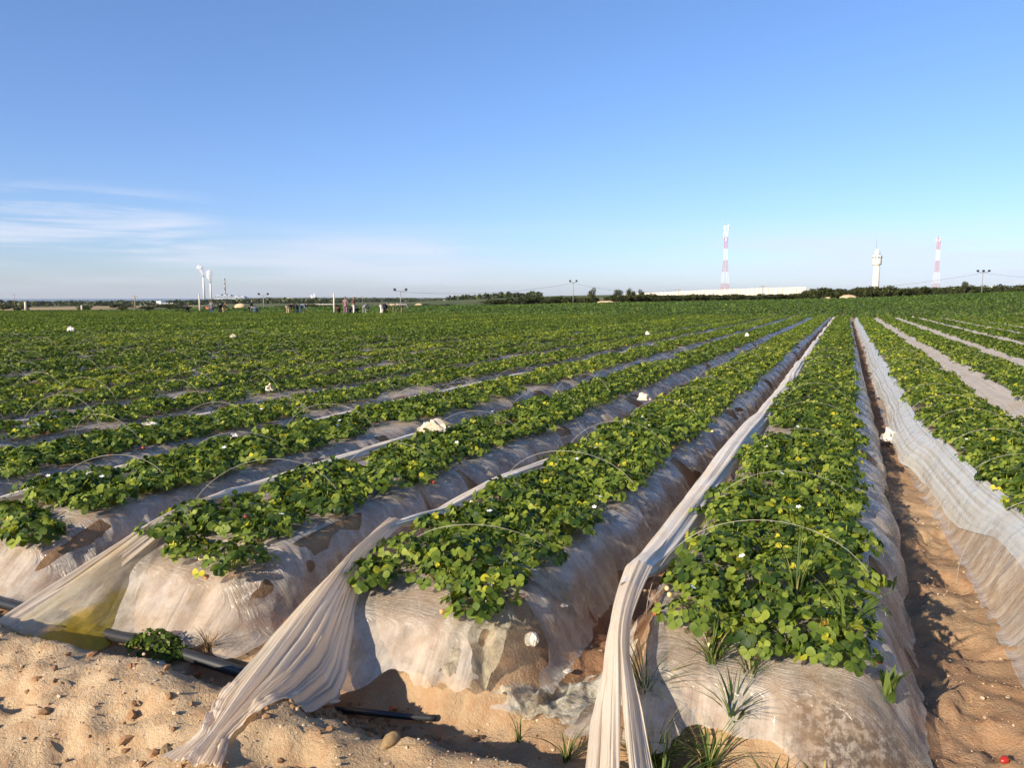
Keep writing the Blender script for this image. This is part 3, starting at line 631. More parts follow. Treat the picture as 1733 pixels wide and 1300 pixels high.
def film_tail(P0, P1, wl, wr, drop, sag, amp, parent, seed, dropl=((0, 0), (1, 0)), name='film_tail', mat=None, slit=None, nt=110, na=120, wdir=None, floor=True, ctrl=None):
    """pleated sheet from tip P0 to anchor P1; wl, wr widths left and right of the path over t; right side hangs lower"""
    P0 = np.array(P0, float); P1 = np.array(P1, float); t = np.linspace(0, 1, nt); s = np.linspace(-1, 1, na)
    D = P1 - P0; Dh = D / np.linalg.norm(D); W = np.cross(Dh, (0, 0, 1)); W /= np.linalg.norm(W)
    if np.dot(W, (1, 0, 0)) < 0: W = -W
    if wdir is not None: W = np.array(wdir, float); W /= np.linalg.norm(W)
    Nn = np.cross(W, Dh); Nn = Nn if Nn[2] > 0 else -Nn
    T, S = np.meshgrid(t, s, indexing='ij')
    l = np.interp(T, *zip(*wl)); r = np.interp(T, *zip(*wr))
    off = np.where(S < 0, S * l, S * r); hw = np.maximum((l + r) / 2, .02)
    C = P0[None, None] + D[None, None] * T[..., None]
    if ctrl is not None: t_ = T[..., None]; a_ = sst(t_, -.02, .17) * 0 + np.clip(t_ / .15, 0, 1); b_ = np.clip((t_ - .15) / .85, 0, 1); C = P0 * (1 - a_) + np.array(ctrl) * a_ + (P1 - np.array(ctrl)) * b_; pth = C[:, 0]; wn = 13; pd = np.concatenate([2 * pth[:1] - pth[wn:0:-1], pth, 2 * pth[-1:] - pth[-2:-wn - 2:-1]]); pth = np.stack([np.convolve(pd[:, q], np.ones(2 * wn + 1) / (2 * wn + 1), 'valid') for q in range(3)], 1); C = np.broadcast_to(pth[:, None], (nt, na, 3)).copy()
    C = C + np.array([0, 0, -1.0]) * (sag * np.sin(math.pi * T) + np.interp(T, *zip(*drop)) * np.clip(S, 0, 1) ** 1.3 + np.interp(T, *zip(*dropl)) * np.clip(-S, 0, 1) ** 1.3)[..., None]
    ph = S * 3.0 + .25 * vn(T * 2.2, S * 2, seed)
    wv = 5 * vn(S * 1.7, T * .8, seed + 6); pl = .55 * np.sin(ph * 3.1 + wv + seed) + 1.3 * (vn(ph * 4.3 + wv * .3, T * 1.1, seed + 4) - .5) + .8 * (vn(ph * 10 + wv, T * .9, seed + 5) - .5) + .4 * (vn(ph * 24, T * 1.3, seed + 8) - .5)
    A = amp * np.clip(hw / .12, .45, 1.6) * (.6 + .4 * sst(T, 0, .3))
    C = C + W[None, None] * off[..., None] + Nn[None, None] * (pl * A)[..., None]
    if floor:
        g = ground(C[..., 0].ravel(), C[..., 1].ravel()).reshape(C.shape[:2]) + .012 + .006 * (pl + 1); below = g > C[..., 2]; C[..., 2] = np.where(below, g, C[..., 2])
    V = C.reshape(-1, 3); F = grid_faces(nt, na); cut = np.ones(len(V))
    if slit is not None:
        ft = T.ravel(); fs = S.ravel(); c, w0, t0 = slit
        cut = .5 + np.clip((np.abs(fs - c - .12 * (ft - t0)) - w0 * sst(ft, t0, 1.0)) * 3 + .06 * (ft < t0), -.5, .5); F = F[cut[F].max(1) > .45]
    uv = np.stack([(off / 1.0).ravel(), (T * np.linalg.norm(D)).ravel()], 1)
    return link(name, mesh_np(name, V, [F], mat or M_TAIL, True, {'cut': cut}, uv), parent)

def band(k, y0, y1, parent, seed, top=(-.40, .36), foot=(-.66, .03), wide=None):
    """film drooping from the left shoulder of bed k into the furrow"""
    ys = steps([(y0, min(y1, 12), .05, .08), (12, y1, .12, 1.0)]); na = 90; s = np.linspace(0, 1, na)
    Yg, S = np.meshgrid(ys, s, indexing='ij'); k_ = np.full(Yg.shape, float(k))
    n1 = vn(Yg * .5, 0 * Yg, seed); n2 = vn(Yg * 1.2, 0 * Yg + 3, seed + 1)
    x0 = top[0] + .06 * (n1 - .5); x1 = foot[0] + .10 * (n2 - .5); z0 = top[1] + .05 * (n2 - .5); z1 = foot[1] + .05 * n1
    if wide: w = (1 - sst(Yg, wide[0], wide[1])); x0 = x0 + wide[2] * w; z0 = z0 + wide[3] * w; x1 = x1 + wide[4] * w
    x = x0 + (x1 - x0) * S; z = z0 + (z1 - z0) * (S ** 1.25) + .035 * np.sin(math.pi * S)
    pl = .5 * np.sin(S * 31 + 3 * vn(Yg * .35, S * 2, seed + 5)) + .4 * np.sin(S * 57 + 4 * vn(Yg * .3, S * 2, seed + 6)) + .9 * (vn(S * 9, Yg * .5, seed + 7) - .5)
    x = x - pl * .004; z = z + pl * .006
    X = C1 + k * SP + x + wob(k_, Yg); Z = np.maximum(base_z(X, Yg) + z, base_z(X, Yg) + ridge(*[q for q in (bedk(X, Yg)[0], bedk(X, Yg)[1], Yg)]) + .05)
    F = grid_faces(len(ys), na); cut = .5 + np.clip((.90 + .28 * (fbm(Yg.ravel() * 1.3, 0 * Yg.ravel(), 3, seed + 9) - .35) - S.ravel()) * 5, -.5, .5); F = F[cut[F].max(1) > .45]
    return link('film_band', mesh_np('film_band', np.stack([X, Yg, Z], 2).reshape(-1, 3), [F], M_BAND if k == 1 else M_BANDD, True, {'cut': cut}, np.stack([S.ravel() * .4, Yg.ravel()], 1)), parent)

# central bed: forked tail falling towards the camera
e = empty('gathered_film', (-.75, 2.73, gz(-.75, 2.73))); inv = e.matrix_world
def rooted(label, x, y):
    e = empty('gathered_film', (x, y, gz(x, y))); tag(e, label, 'plastic film', 'bunched tunnel films along the beds'); return e
bpy.data.objects.remove(e)
def adopt(root):
    for c in root.children: c.location = tuple(-q for q in root.location)
TIP = {0: (-.75, 2.74, .40), -1: (-2.09, 3.02, .42), -2: (-3.36, 3.05, .42)}
e = rooted('bunched film along central bed ending in a pale forked tail with a slit', -.75, 2.73)
film_roll(0, 3.0, 64, e, 201, first=(-.785, .41))
film_tail((-.785, 3.22, .445), (-.40, 1.55, .02), [(0, .06), (.16, .044), (.28, .05), (.42, .09), (.65, .11), (1, .13)], [(0, .06), (.16, .040), (.28, .045), (.42, .08), (.65, .12), (1, .15)], [(0, .03), (.5, .06), (1, .02)], .02, .016, e, 7, [(0, .03), (.4, .10), (1, .02)], slit=(.12, .34, .30), ctrl=(-.755, 2.76, .42))
adopt(e)
e = rooted('bunched film along first bed left of central, its tail spread like a skirt', -2.09, 3.02)
film_roll(-1, 3.30, 64, e, 211, first=(-2.13, .40), rw=.06, rh=.04, sink=1.2)
film_tail((-2.15, 3.42, .42), (-1.80, 1.66, .16), [(0, .04), (.15, .028), (.4, .10), (.58, .13), (.8, .12), (.92, .06), (1, .11)], [(0, .04), (.15, .028), (.35, .10), (.55, .19), (.72, .19), (.85, .09), (.92, .05), (1, .10)], [(0, .02), (.3, .13), (.6, .24), (.85, .05), (1, 0)], .0, .020, e, 13, [(0, .0), (.3, .07), (.6, .10), (.9, .04), (1, 0)], ctrl=(-2.10, 3.03, .43))
adopt(e)
e = rooted('bunched film along second bed left of central, its tail yellow underneath', -3.36, 3.05)
film_roll(-2, 3.25, 64, e, 221, first=(-3.39, .41), rw=.065, rh=.04, sink=2.6)
film_tail((-3.40, 3.35, .42), (-3.50, 1.95, .06), [(0, .03), (.3, .08), (.6, .09), (1, .09)], [(0, .03), (.3, .09), (.6, .11), (1, .12)], [(0, 0), (.5, .07), (1, .03)], .0, .015, e, 19, [(0, .02), (.5, .08), (1, .05)], ctrl=(-3.36, 3.06, .43))
film_tail((-3.35, 2.96, .41), (-3.44, 2.08, .08), [(0, 0), (1, 0)], [(0, .03), (.25, .14), (.6, .30), (.85, .22), (1, .05)], [(0, .05), (.3, .22), (.6, .26), (1, .03)], .0, .008, e, 23, name='film_flap', mat=M_FLAP, nt=60, na=50)
adopt(e)
for k in range(-13, -2):
    cx = C1 + k * SP - .5; y0 = 3.0
    while not in_view(np.array([cx]), np.array([y0]), 1.0)[0]: y0 += .2
    e = rooted('bunched strip of film lying along %s' % bedname(k), cx, y0); film_roll(k, y0, 64, e, 230 - 3 * k, rw=.06, rh=.035); adopt(e)
for k, wd in ((1, (3.2, 9.0, .04, .05, .12)), (2, None), (3, None), (4, None), (5, None), (6, None)):
    cx = C1 + k * SP - .55; y0 = 2.6
    while not in_view(np.array([cx]), np.array([y0]), 1.2)[0]: y0 += .2
    e = rooted('broad bluish-white film band drooping into the furrow from first bed right of central' if k == 1 else 'dusty film band lying in the furrow beside %s' % bedname(k), cx, y0)
    band(k, y0, 64, e, 300 + 11 * k, wide=wd, **({} if k == 1 else dict(top=(-.36, .33), foot=(-.84, .06)))); adopt(e)

# ------------------------------------------------------------ wire hoops
def hoop(k, y, yaw, w, h, lean):
    n = 26; pts = []
    for i in range(n + 1):
        a = math.pi * i / n; x = -math.cos(a) * w; z = max(0.0, math.sin(a)) ** .8 * h
        pts.append((x * math.cos(yaw) - z * lean * math.sin(yaw), x * math.sin(yaw) + z * lean, z - .06))
    return pts
nh = 0
for k in sorted(range(-22, 5), key=lambda q: abs(q)):
    y = 3.25 + .3 * vn(k * 2.7, .3, 120); c = 0; cx = C1 + k * SP
    while y < (19 if abs(k) < 12 else 22):
        if in_view(np.array([cx]), np.array([y]), .5, 34)[0] and math.hypot(cx, y) < 30 and nh < 285:
            c += 1; nh += 1
            xg = cx - .02; z0 = float(base_z(np.array([xg]), np.array([y]))[0]) + .16
            mb = MB(); mb.tube(hoop(k, y, rng.normal(.30, .22), .47 + rng.normal(0, .03), rng.uniform(.44, .56), rng.normal(.05, .22)), .0013 if y < 8 else .0012, 5, cap=False)
            o = mb.build('wire_hoop', M_WIRE, None, True, (xg, y, z0))
            tag(o, 'thin wire hoop arching over %s, %s from its near end' % (bedname(k), nth(c)), 'wire hoop', 'wire tunnel hoops over the beds')
        y += rng.uniform(1.0, 1.8) if k < 0 else rng.uniform(1.1, 1.8)


# ------------------------------------------------------------ litter, pipe, weeds and stones near the camera
def folds(P, rg, n=14, a=.1):
    o = np.zeros(len(P))
    for i in range(n):
        d = rg.normal(0, 1, 3); d /= np.linalg.norm(d); o += (np.abs(P @ d - rg.uniform(-.5, .5)) - .3) * rg.choice([-1, 1]) * a
    return o
def lump(name, mat, size, seed, a=.24, flat=.0):
    rg_ = np.random.default_rng(seed); bm = bmesh.new(); bmesh.ops.create_icosphere(bm, subdivisions=5, radius=1); V = np.array([v.co[:] for v in bm.verts]); F = np.array([[v.index for v in f.verts] for f in bm.faces]); bm.free()
    r_ = 1 + folds(V, rg_, 9, a * 1.6)
    for q in range(10):
        d = rg_.normal(0, 1, 3); d /= np.linalg.norm(d); t = V @ d * rg_.uniform(.9, 2.6) + rg_.random(); r_ += a * .75 * (np.abs(t - np.floor(t + .5)) * 2 - .5) / (1 + .25 * q)
    V = V * np.clip(r_, .3, 2.2)[:, None]; V = V / (V.max(0) - V.min(0)) * np.array(size)
    V[:, 2] = np.where(V[:, 2] < -size[2] * .3, -size[2] * .3 + (V[:, 2] + size[2] * .3) * .2, V[:, 2]); V[:, 2] -= V[:, 2].min()
    return mesh_np(name, V, [F], mat, False)
def crumple(name, mat, size, seed, n=64):
    rg_ = np.random.default_rng(seed); s = np.linspace(-1, 1, n); A, B = np.meshgrid(s, s, indexing='ij'); a = A.ravel(); b = B.ravel(); rr = np.hypot(a, b); sq = np.maximum(np.abs(a), np.abs(b)) / np.maximum(rr, 1e-6); a = a * sq; b = b * sq; rr = np.hypot(a, b)
    q = np.stack([a, b, 0 * a], 1); H = np.zeros(len(a)); DX = np.zeros(len(a)); DY = np.zeros(len(a))
    for i in range(12):
        d = rg_.normal(0, 1, 2); d /= np.linalg.norm(d); f = rg_.uniform(.6, 2.4); t = (a * d[0] + b * d[1]) * f + rg_.random(); w = np.abs(t - np.floor(t + .5)) * 2 - .5
        H += w * .30 / f; DX += w * rg_.normal(0, .16); DY += w * rg_.normal(0, .16)
    z = (1 - rr ** 1.6) * .55 + H * (1 - .5 * rr); x = a * (.82 + .3 * fbm(np.arctan2(b, a) * 1.5 + 5, 0 * a, 2, seed)) + DX; y = b * (.82 + .3 * fbm(np.arctan2(b, a) * 1.5 + 9, 0 * a, 2, seed)) + DY
    z = np.where(rr > .93, z * .3 - .12, z); V = np.stack([x, y, z], 1); V = (V - V.min(0)) / (V.max(0) - V.min(0)); V[:, :2] -= .5; V = V * np.array(size)
    top = V; bot = V.copy(); bot[:, 2] = np.minimum(bot[:, 2] * .25, top[:, 2] - .004); F = grid_faces(n, n)
    e_ = np.concatenate([np.arange(n), np.arange(1, n) * n + n - 1, (n - 1) * n + np.arange(n - 2, -1, -1), np.arange(n - 2, 0, -1) * n]); e2 = np.roll(e_, -1)
    return mesh_np(name, np.concatenate([top, bot]), [F, F[:, ::-1] + n * n, np.stack([e2, e_, e_ + n * n, e2 + n * n], 1)], mat, False)
def bag(px, py, z, size, label, name='plastic_bag', mat=None, seed=1, cat='bag', rz=0, onbed=True):
    t = (py - 650) / FPX; h = HC - z; ang = math.atan(t) + PITCH; u = (px - 866.5) / FPX
    d = h / math.tan(ang); x, y = at(px, d); x = float((d * AX + u * (d * math.cos(PITCH) + h * math.sin(PITCH)) * RT)[0]); y = float((d * AX + u * (d * math.cos(PITCH) + h * math.sin(PITCH)) * RT)[1])
    o = link(name, crumple(name, mat or M_BAG, size, seed), None, (x, y, z - size[2] * .6), rz); o.scale = (.74, .74, .60); tag(o, label, cat); return o
bag(730, 708, .52, (.40, .28, .26), 'large crumpled cream sack lying on the plants of first bed left of central', mat=M_CREAMBAG, seed=3, rz=.4)
bag(1505, 722, .16, (.26, .34, .26), 'dirty white crumpled bag lying in furrow right of the central bed', seed=4)
bag(1268, 706, .14, (.17, .18, .16), 'smaller white bag wedged in furrow left of the central bed', seed=5)
bag(1286, 698, .18, (.12, .16, .14), 'white bag on top of another in furrow left of the central bed', seed=6)
bag(1090, 664, .42, (.24, .20, .16), 'cream crumpled bag at the edge of first bed left of central', mat=M_CREAMBAG, seed=7)
bag(455, 648, .46, (.22, .2, .16), 'pale crumpled bag sitting among plants on fourth bed left of central', mat=M_CREAMBAG, seed=8)
bag(395, 733, .42, (.17, .13, .08), 'scrap of white paper on third bed left of central', 'paper_scrap', seed=9, cat='paper')
bag(255, 712, .42, (.26, .12, .07), 'long white film scrap among plants on fourth bed left of central', 'film_scrap', seed=10, cat='plastic scrap', rz=.9)
bag(120, 552, .46, (.42, .34, .30), 'white bag alone on the far left plants', seed=11)
bag(394, 565, .46, (.30, .24, .18), 'cream scrap on distant plants below the standing worker in blue', 'film_scrap', M_CREAMBAG, 12, 'plastic scrap')
bag(1096, 560, .46, (.20, .17, .2), 'white bag standing on far plants below the hedge trees', seed=13)
bag(1264, 563, .46, (.17, .15, .18), 'small white bag on far plants below the red and white mast', seed=14)
bag(556, 1162, .03, (.16, .10, .09), 'crumpled white plastic scrap behind the skirt-like film tail', 'film_scrap', seed=16, cat='plastic scrap')
bag(500, 1040, .03, (.16, .12, .08), 'clear plastic scrap on soil left of the skirt-like film tail', 'film_scrap', seed=17, cat='plastic scrap')
for i, px in enumerate((917, 965, 1002, 1180, 1328, 1420, 1461, 1492, 1546, 1575, 1618, 1660, 1708)):
    u = (px - 866.5) / FPX; d = (YE + .6) / (AX[1] + u * math.cos(PITCH) * RT[1]); x, y = at(px, d)
    o = link('sandbag', lump('sandbag', M_CREAMBAG if i % 3 else M_BAG, (.55, .45, .5), 40 + i, .1), None, (x, y, gz(x, y) - .03), i); tag(o, 'small pale sack at the far row ends, %s from the left' % nth(i + 1), 'sack', 'sacks at the far row ends')

def sheet(name, label, pts, mat, amp, seed, n=60, lift=.015, cat='plastic film'):
    """torn sheet spanning four corners (x, y, height above ground)"""
    rg_ = np.random.default_rng(seed); s = np.linspace(0, 1, n); Sg, Tg = np.meshgrid(s, s, indexing='ij'); P = [np.array(p, float) for p in pts]
    w = lambda a, b: (a * b)[..., None]
    C = w(1 - Sg, 1 - Tg) * P[0] + w(Sg, 1 - Tg) * P[1] + w(Sg, Tg) * P[2] + w(1 - Sg, Tg) * P[3]; C = C.reshape(-1, 3)
    q = np.stack([Sg.ravel() * 2 - 1, Tg.ravel() * 2 - 1, 0 * Sg.ravel()], 1)
    f = folds(q, rg_, 12, amp) + .5 * folds(q * 2.3, rg_, 12, amp); f2 = folds(q, rg_, 10, amp)
    X = C[:, 0] + f2 * .6; Y = C[:, 1] + f * .4; Z = ground(X, Y) + C[:, 2] + lift + np.abs(f)
    e_ = np.minimum(np.minimum(Sg, 1 - Sg), np.minimum(Tg, 1 - Tg)).ravel(); cut = .5 + np.clip((e_ - .16 * fbm(Sg.ravel() * 6, Tg.ravel() * 6, 3, seed)) * 6, -.5, .5)
    hol = .70 - fbm(Sg.ravel() * 4, Tg.ravel() * 4, 3, seed + 5); cut = np.minimum(cut, .5 + np.clip(hol * 6, -.5, .5))
    F = grid_faces(n, n); F = F[cut[F].max(1) > .45]
    o = link(name, mesh_np(name, np.stack([X, Y, Z], 1), [F], mat, True, {'cut': cut}, np.stack([Sg.ravel() * .5, Tg.ravel() * .5], 1))); tag(o, label, cat); return o
sheet('torn_film', 'greenish clear film rag lying flat on sand beside the forked tail', [(-1.28, 2.62, 0), (-.80, 2.48, 0), (-.68, 2.98, 0), (-1.02, 3.02, 0)], M_TORN, .022, 61)
sheet('torn_film', 'torn clear film rag hanging from front corner of first bed left of central', [(-1.42, 2.92, .0), (-1.20, 2.96, .0), (-1.16, 2.62, 0), (-1.52, 2.56, 0)], M_TORN, .028, 63, lift=.03)
sheet('torn_film', 'stiff pointed film flap lying in furrow left of the central bed', [(-1.36, 3.12, .02), (-1.16, 3.38, .0), (-1.02, 3.30, 0), (-1.22, 3.02, .03)], M_TORN, .012, 65, lift=.02)
for i, (px, py) in enumerate(((953, 1086), (962, 1130), (985, 1160), (940, 1170), (974, 1205))):
    u = (px - 866.5) / FPX; d = HC / math.tan(math.atan((py - 650) / FPX) + PITCH); x = float((d * AX + u * (d * .993 + HC * .114) * RT)[0]); y = float((d * AX + u * (d * .993 + HC * .114) * RT)[1])
    tag(link('film_scrap', lump('film_scrap', M_BAG, (.05, .03, .016), 70 + i), None, (x, y, gz(x, y) + .02), i), 'tiny white plastic flake on the film rag beside forked tail', 'plastic scrap', 'white flakes on the film rag')
# irrigation pipe
def pipe(label, pts, r, cat='pipe'):
    P = []
    for (x0, y0, h0), (x1, y1, h1) in zip(pts[:-1], pts[1:]):
        for t in np.linspace(0, 1, 12, endpoint=False): x = x0 + (x1 - x0) * t; y = y0 + (y1 - y0) * t; P.append((x, y, float(ground(np.array([x]), np.array([y]), False)[0]) + h0 + (h1 - h0) * t + .02))
    mb = MB(); mb.tube(P, r, 14); tag(mb.build('irrigation_pipe', M_PIPE, None, True), label, cat)
pipe('black irrigation pipe running along the bed ends under the weed clump', [(-4.9, 2.50, .02), (-4.1, 2.48, .03), (-3.3, 2.46, .02), (-2.9, 2.44, .03), (-2.3, 2.42, .01), (-1.95, 2.42, -.01)], .026)
pipe('half-buried dark pipe end poking from soil below the torn bed corner', [(-1.98, 2.42, -.05), (-1.62, 2.44, -.022), (-1.40, 2.52, -.05)], .013)

def blades(mb, n, h, spread, w=.005, rg_=rng, base=.02):
    for i in range(n):
        a = rg_.uniform(0, 6.28); b = np.array([math.cos(a), math.sin(a), 0]); L = h * rg_.uniform(.5, 1.1); lean = spread * rg_.uniform(.3, 1.1); sd = np.array([-b[1], b[0], 0]) * w * rg_.uniform(.7, 1.3)
        p0 = b * base * rg_.random(); m = 6; V = []
        for j in range(m + 1):
            t = j / m; c = p0 + b * lean * L * t ** 1.8 + np.array([0, 0, L * (t - .42 * min(lean, 1.3) * t ** 2.4)]); ww = sd * (1 - t ** 2 * .93); V += [c - ww, c + ww]
        mb.add(V, [(2 * j, 2 * j + 1, 2 * j + 3, 2 * j + 2) for j in range(m)])
def tinted(me, f):
    a = me.attributes.new('tint', 'FLOAT', 'FACE'); a.data.foreach_set('value', np.asarray(f, np.float32)); return me
def tuft(label, x, y, z, n, h, spread, w=.0032, name='grass_tuft', cat='grass tuft', dry=.12, group=None):
    mb = MB(); blades(mb, n, h, spread, w); me = mb.mesh(name, M_GRASS, True); t = np.repeat(np.where(rng.random(n) < dry, 1.0, rng.uniform(.05, .85, n)), 6); tinted(me, t)
    o = link(name, me, None, (x, y, z)); tag(o, label, cat, group)
def film_z(x, y): return float(base_z(np.array([x]), np.array([y]))[0] + ridge(*[np.array(q, float) for q in (bedk(np.array([x]), np.array([y]))[0], bedk(np.array([x]), np.array([y]))[1], np.array([y]))])[0]) + .005
tuft('spreading grass tuft at the top front edge of central bed', -.40, 2.80, film_z(-.40, 2.80), 50, .20, 1.0)
tuft('grass tuft with upright blades at front edge of the central bed plants', -.26, 2.78, film_z(-.26, 2.78), 30, .20, .8)
tuft('arching grass tuft growing halfway down the front of central bed', -.30, 2.66, film_z(-.30, 2.66), 40, .22, .75, .006)
tuft('sprawling grass tuft at the foot of central bed front', -.36, 2.52, gz(-.36, 2.52), 46, .20, 1.2)
tuft('dense dark grass clump in shade beside the forked tail', -.55, 2.50, gz(-.55, 2.50), 120, .26, 1.1)
tuft('dense grass clump in shade at the foot of the forked tail', -.47, 2.28, gz(-.47, 2.28), 130, .24, 1.2)
tuft('tall shaded grass clump under the tip of the forked tail', -.62, 2.68, gz(-.62, 2.68), 80, .28, .9)
tuft('small grass tuft left of the forked tail on sand', -.84, 2.42, gz(-.84, 2.42), 20, .17, .9)
tuft('thin sprig of grass on sand between the two pale tails', -1.05, 2.50, gz(-1.05, 2.50), 7, .13, .6)
tuft('dry grass tuft at the bottom edge of the central bed front', -.16, 2.45, gz(-.16, 2.45), 26, .14, .9, dry=.5)
tuft('pale weed clump beside the blackened film corner', .00, 2.50, gz(.0, 2.50), 22, .12, .8, .008, dry=.5)
tuft('tall grass blades among the plants on central bed', -.14, 3.30, film_z(-.14, 3.30) + .02, 16, .34, .45, .005)
tuft('arching grass blades near the right edge of central bed', .05, 3.02, film_z(.05, 3.02) + .02, 14, .30, .9, .006)
tuft('broad-leaved pale green weed on right shoulder of central bed', .20, 2.93, film_z(.20, 2.93), 14, .15, .5, .017, 'broad_leaf_weed', 'weed', 0)
def weed_clump():
    mb = MB(); rg_ = np.random.default_rng(9); n = 420; tt = []
    for i in range(n):
        a = rg_.uniform(0, 6.28); r_ = math.sqrt(rg_.random()); c = np.array([.17 * r_ * math.cos(a), .09 * r_ * math.sin(a), .085 * (1 - r_ * r_) * rg_.uniform(.4, 1.1) + .01]); s = rg_.uniform(.010, .019)
        mb.add(np.array([(-s, 0, 0), (0, -s * .6, .003), (s, 0, 0), (0, s * .6, .003)]) @ rotm(a, rg_.normal(.4, .5), rg_.normal(0, .5)).T + c, [(0, 1, 2, 3)]); tt.append(rg_.uniform(0, .6))
    me = mb.mesh('weed_clump', M_LEAF, True); tinted(me, tt); o = link('weed_clump', me, None, (-2.80, 2.42, gz(-2.80, 2.42) + .03)); tag(o, 'low leafy weed clump growing over the black pipe', 'weed')
    mb = MB(); blades(mb, 60, .12, 1.1, .002); me = mb.mesh('dry_roots', M_DRY, True); o = link('dry_roots', me, None, (-2.58, 2.50, gz(-2.58, 2.50))); tag(o, 'tangle of dry brown roots beside the weed clump', 'dry plant')
weed_clump()
# loose fruit, stones
def fruit(label, x, y, t, rz):
    e = empty('fallen_strawberry', (x, y, gz(x, y) + .014), rz); e.rotation_euler = (1.5, .2, rz); link('fruit', BERRY[t], e); link('calyx', CALYX, e); tag(e, label, 'strawberry')
fruit('red strawberry fallen on sand below the black pipe', -2.50, 2.36, 0.0, .5); fruit('red strawberry on soil beside second bed left of central', -2.35, 3.02, 0.0, 2)
fruit('orange-red strawberry lying below the torn bed corner', -1.62, 2.52, .35, 1); fruit('red strawberry alone on the sunlit sand right of central bed', .58, 3.02, 0.0, 2.4)
def stone(label, x, y, size, mat, seed, group=None, cat='stone', name='stone'):
    tag(link(name, lump(name, mat, size, seed, .07), None, (x, y, gz(x, y) - size[2] * .15), seed), label, cat, group)
stone('pale cream stone on sand in the furrow mouth left of central bed', -1.18, 2.92, (.085, .06, .07), M_PALESTONE, 81)
stone('flat pale stone just below the weed clump', -2.72, 2.34, (.10, .06, .03), M_PALESTONE, 82)
stone('dark clod at the bottom edge between the two pale tails', -1.28, 1.98, (.07, .05, .05), M_DRY, 83, cat='clod', name='soil_clod')
stone('brown flat chip of bark on the lower left sand', -1.95, 1.70, (.09, .045, .02), M_DRY, 84, cat='clod', name='soil_clod')
def pebbles():
    bm = bmesh.new(); bmesh.ops.create_icosphere(bm, subdivisions=1, radius=1); V0 = np.array([v.co[:] for v in bm.verts]); F0 = np.array([[v.index for v in f.verts] for f in bm.faces]); bm.free()
    def put(name, label, cat, mat, X, Y, s, sq):
        k, x = bedk(X, Y); ok = ridge(k, x, Y) < .02; X = X[ok]; Y = Y[ok]; s = s[ok]; n = len(X); Z = ground(X, Y) + s * .25
        sc = s[:, None] * rng.uniform(.6, 1.3, (n, 3)) * np.array(sq); jit = 1 + rng.normal(0, .14, (n, len(V0)))
        a = rng.uniform(0, 6.28, n); v = V0[None] * jit[..., None] * sc[:, None, :]; c = np.cos(a)[:, None]; q = np.sin(a)[:, None]
        v = np.stack([v[..., 0] * c - v[..., 1] * q, v[..., 0] * q + v[..., 1] * c, v[..., 2]], 2) + np.stack([X, Y, Z], 1)[:, None]
        F = (F0[None] + (np.arange(n) * len(V0))[:, None, None]).reshape(-1, 3); tag(link(name, mesh_np(name, v.reshape(-1, 3), [F], mat, False)), label, cat, kind='stuff')
    n = 9000; r = 1.2 + 5.5 * rng.random(n) ** 1.3; a = rng.uniform(-36, 36, n); d_ = r * np.cos(np.radians(a)); r_ = r * np.sin(np.radians(a)); X = d_ * AX[0] + r_ * RT[0]; Y = d_ * AX[1] + r_ * RT[1]
    put('pebbles', 'scattered small stones on the sandy soil', 'pebbles', M_PEBBLE, X, Y, .0025 + .008 * rng.random(n) ** 5, (1, .8, .6))
    n = 1500; X = np.concatenate([rng.normal(-1.75, .20, 900), rng.uniform(-3.6, -.9, 600)]); Y = np.concatenate([rng.normal(2.28, .085, 900), rng.uniform(1.5, 2.5, 600)]); put('clods', 'crumbly brown soil clods around the half-buried pipe', 'soil', M_CLOD, X, Y, .004 + .017 * rng.random(n) ** np.where(np.arange(n) < 900, 2, 5), (1, .9, .8))
    n = 1500; r = 1.3 + 4 * rng.random(n); a = rng.uniform(-36, 36, n); d_ = r * np.cos(np.radians(a)); r_ = r * np.sin(np.radians(a)); X = d_ * AX[0] + r_ * RT[0]; Y = d_ * AX[1] + r_ * RT[1]
    put('dry_debris', 'bits of dry straw and stalk strewn on the soil', 'debris', M_DRY, X, Y, .004 + .012 * rng.random(n) ** 3, (1.8, .16, .16))
M_CLOD = simple('soil_clod_earth', (0.27, 0.155, 0.08), 0.95, 0.1, 0.3, 30)
pebbles()

# ------------------------------------------------------------ field pickers
def skinned(name, verts, edges, mats, parent=None, sub=1):
    """verts: list of (co, radius); one smooth body grown round connected joints"""
    me = bpy.data.meshes.new('skeleton'); me.from_pydata([v[0] for v in verts], edges, []); o = bpy.data.objects.new('skeleton', me); COL.objects.link(o)
    m = o.modifiers.new('skin', 'SKIN'); m.use_smooth_shade = True
    for d, v in zip(me.skin_vertices[0].data, verts): d.radius = v[1] if isinstance(v[1], tuple) else (v[1], v[1])
    me.skin_vertices[0].data[0].use_root = True
    o.modifiers.new('sub', 'SUBSURF').levels = sub
    dg = bpy.context.evaluated_depsgraph_get(); r_ = bpy.data.meshes.new_from_object(o.evaluated_get(dg)); bpy.data.objects.remove(o)
    r_.name = name; r_.materials.clear(); r_.materials.append(mats); return link(name, r_, parent)
SKIN = simple('skin_tone', (0.22, 0.12, 0.075), 0.6, 0.3, 0.1, 6); HAIR = simple('dark_hair', (0.02, 0.017, 0.015), 0.6, 0.3, 0.2, 30)
CLOTH = {n: simple('cloth_' + n, c, 0.9, 0.1, 0.18, 7) for n, c in (('navy', (.03, .035, .06)), ('black', (.02, .02, .022)), ('slate', (.13, .17, .21)), ('grey', (.22, .22, .23)), ('mauve', (.24, .14, .17)), ('jeans', (.06, .09, .16)), ('tan', (.36, .27, .18)), ('white', (.7, .68, .64)), ('olive', (.12, .11, .06)), ('maroon', (.13, .03, .035)), ('pale', (.42, .40, .38)))}
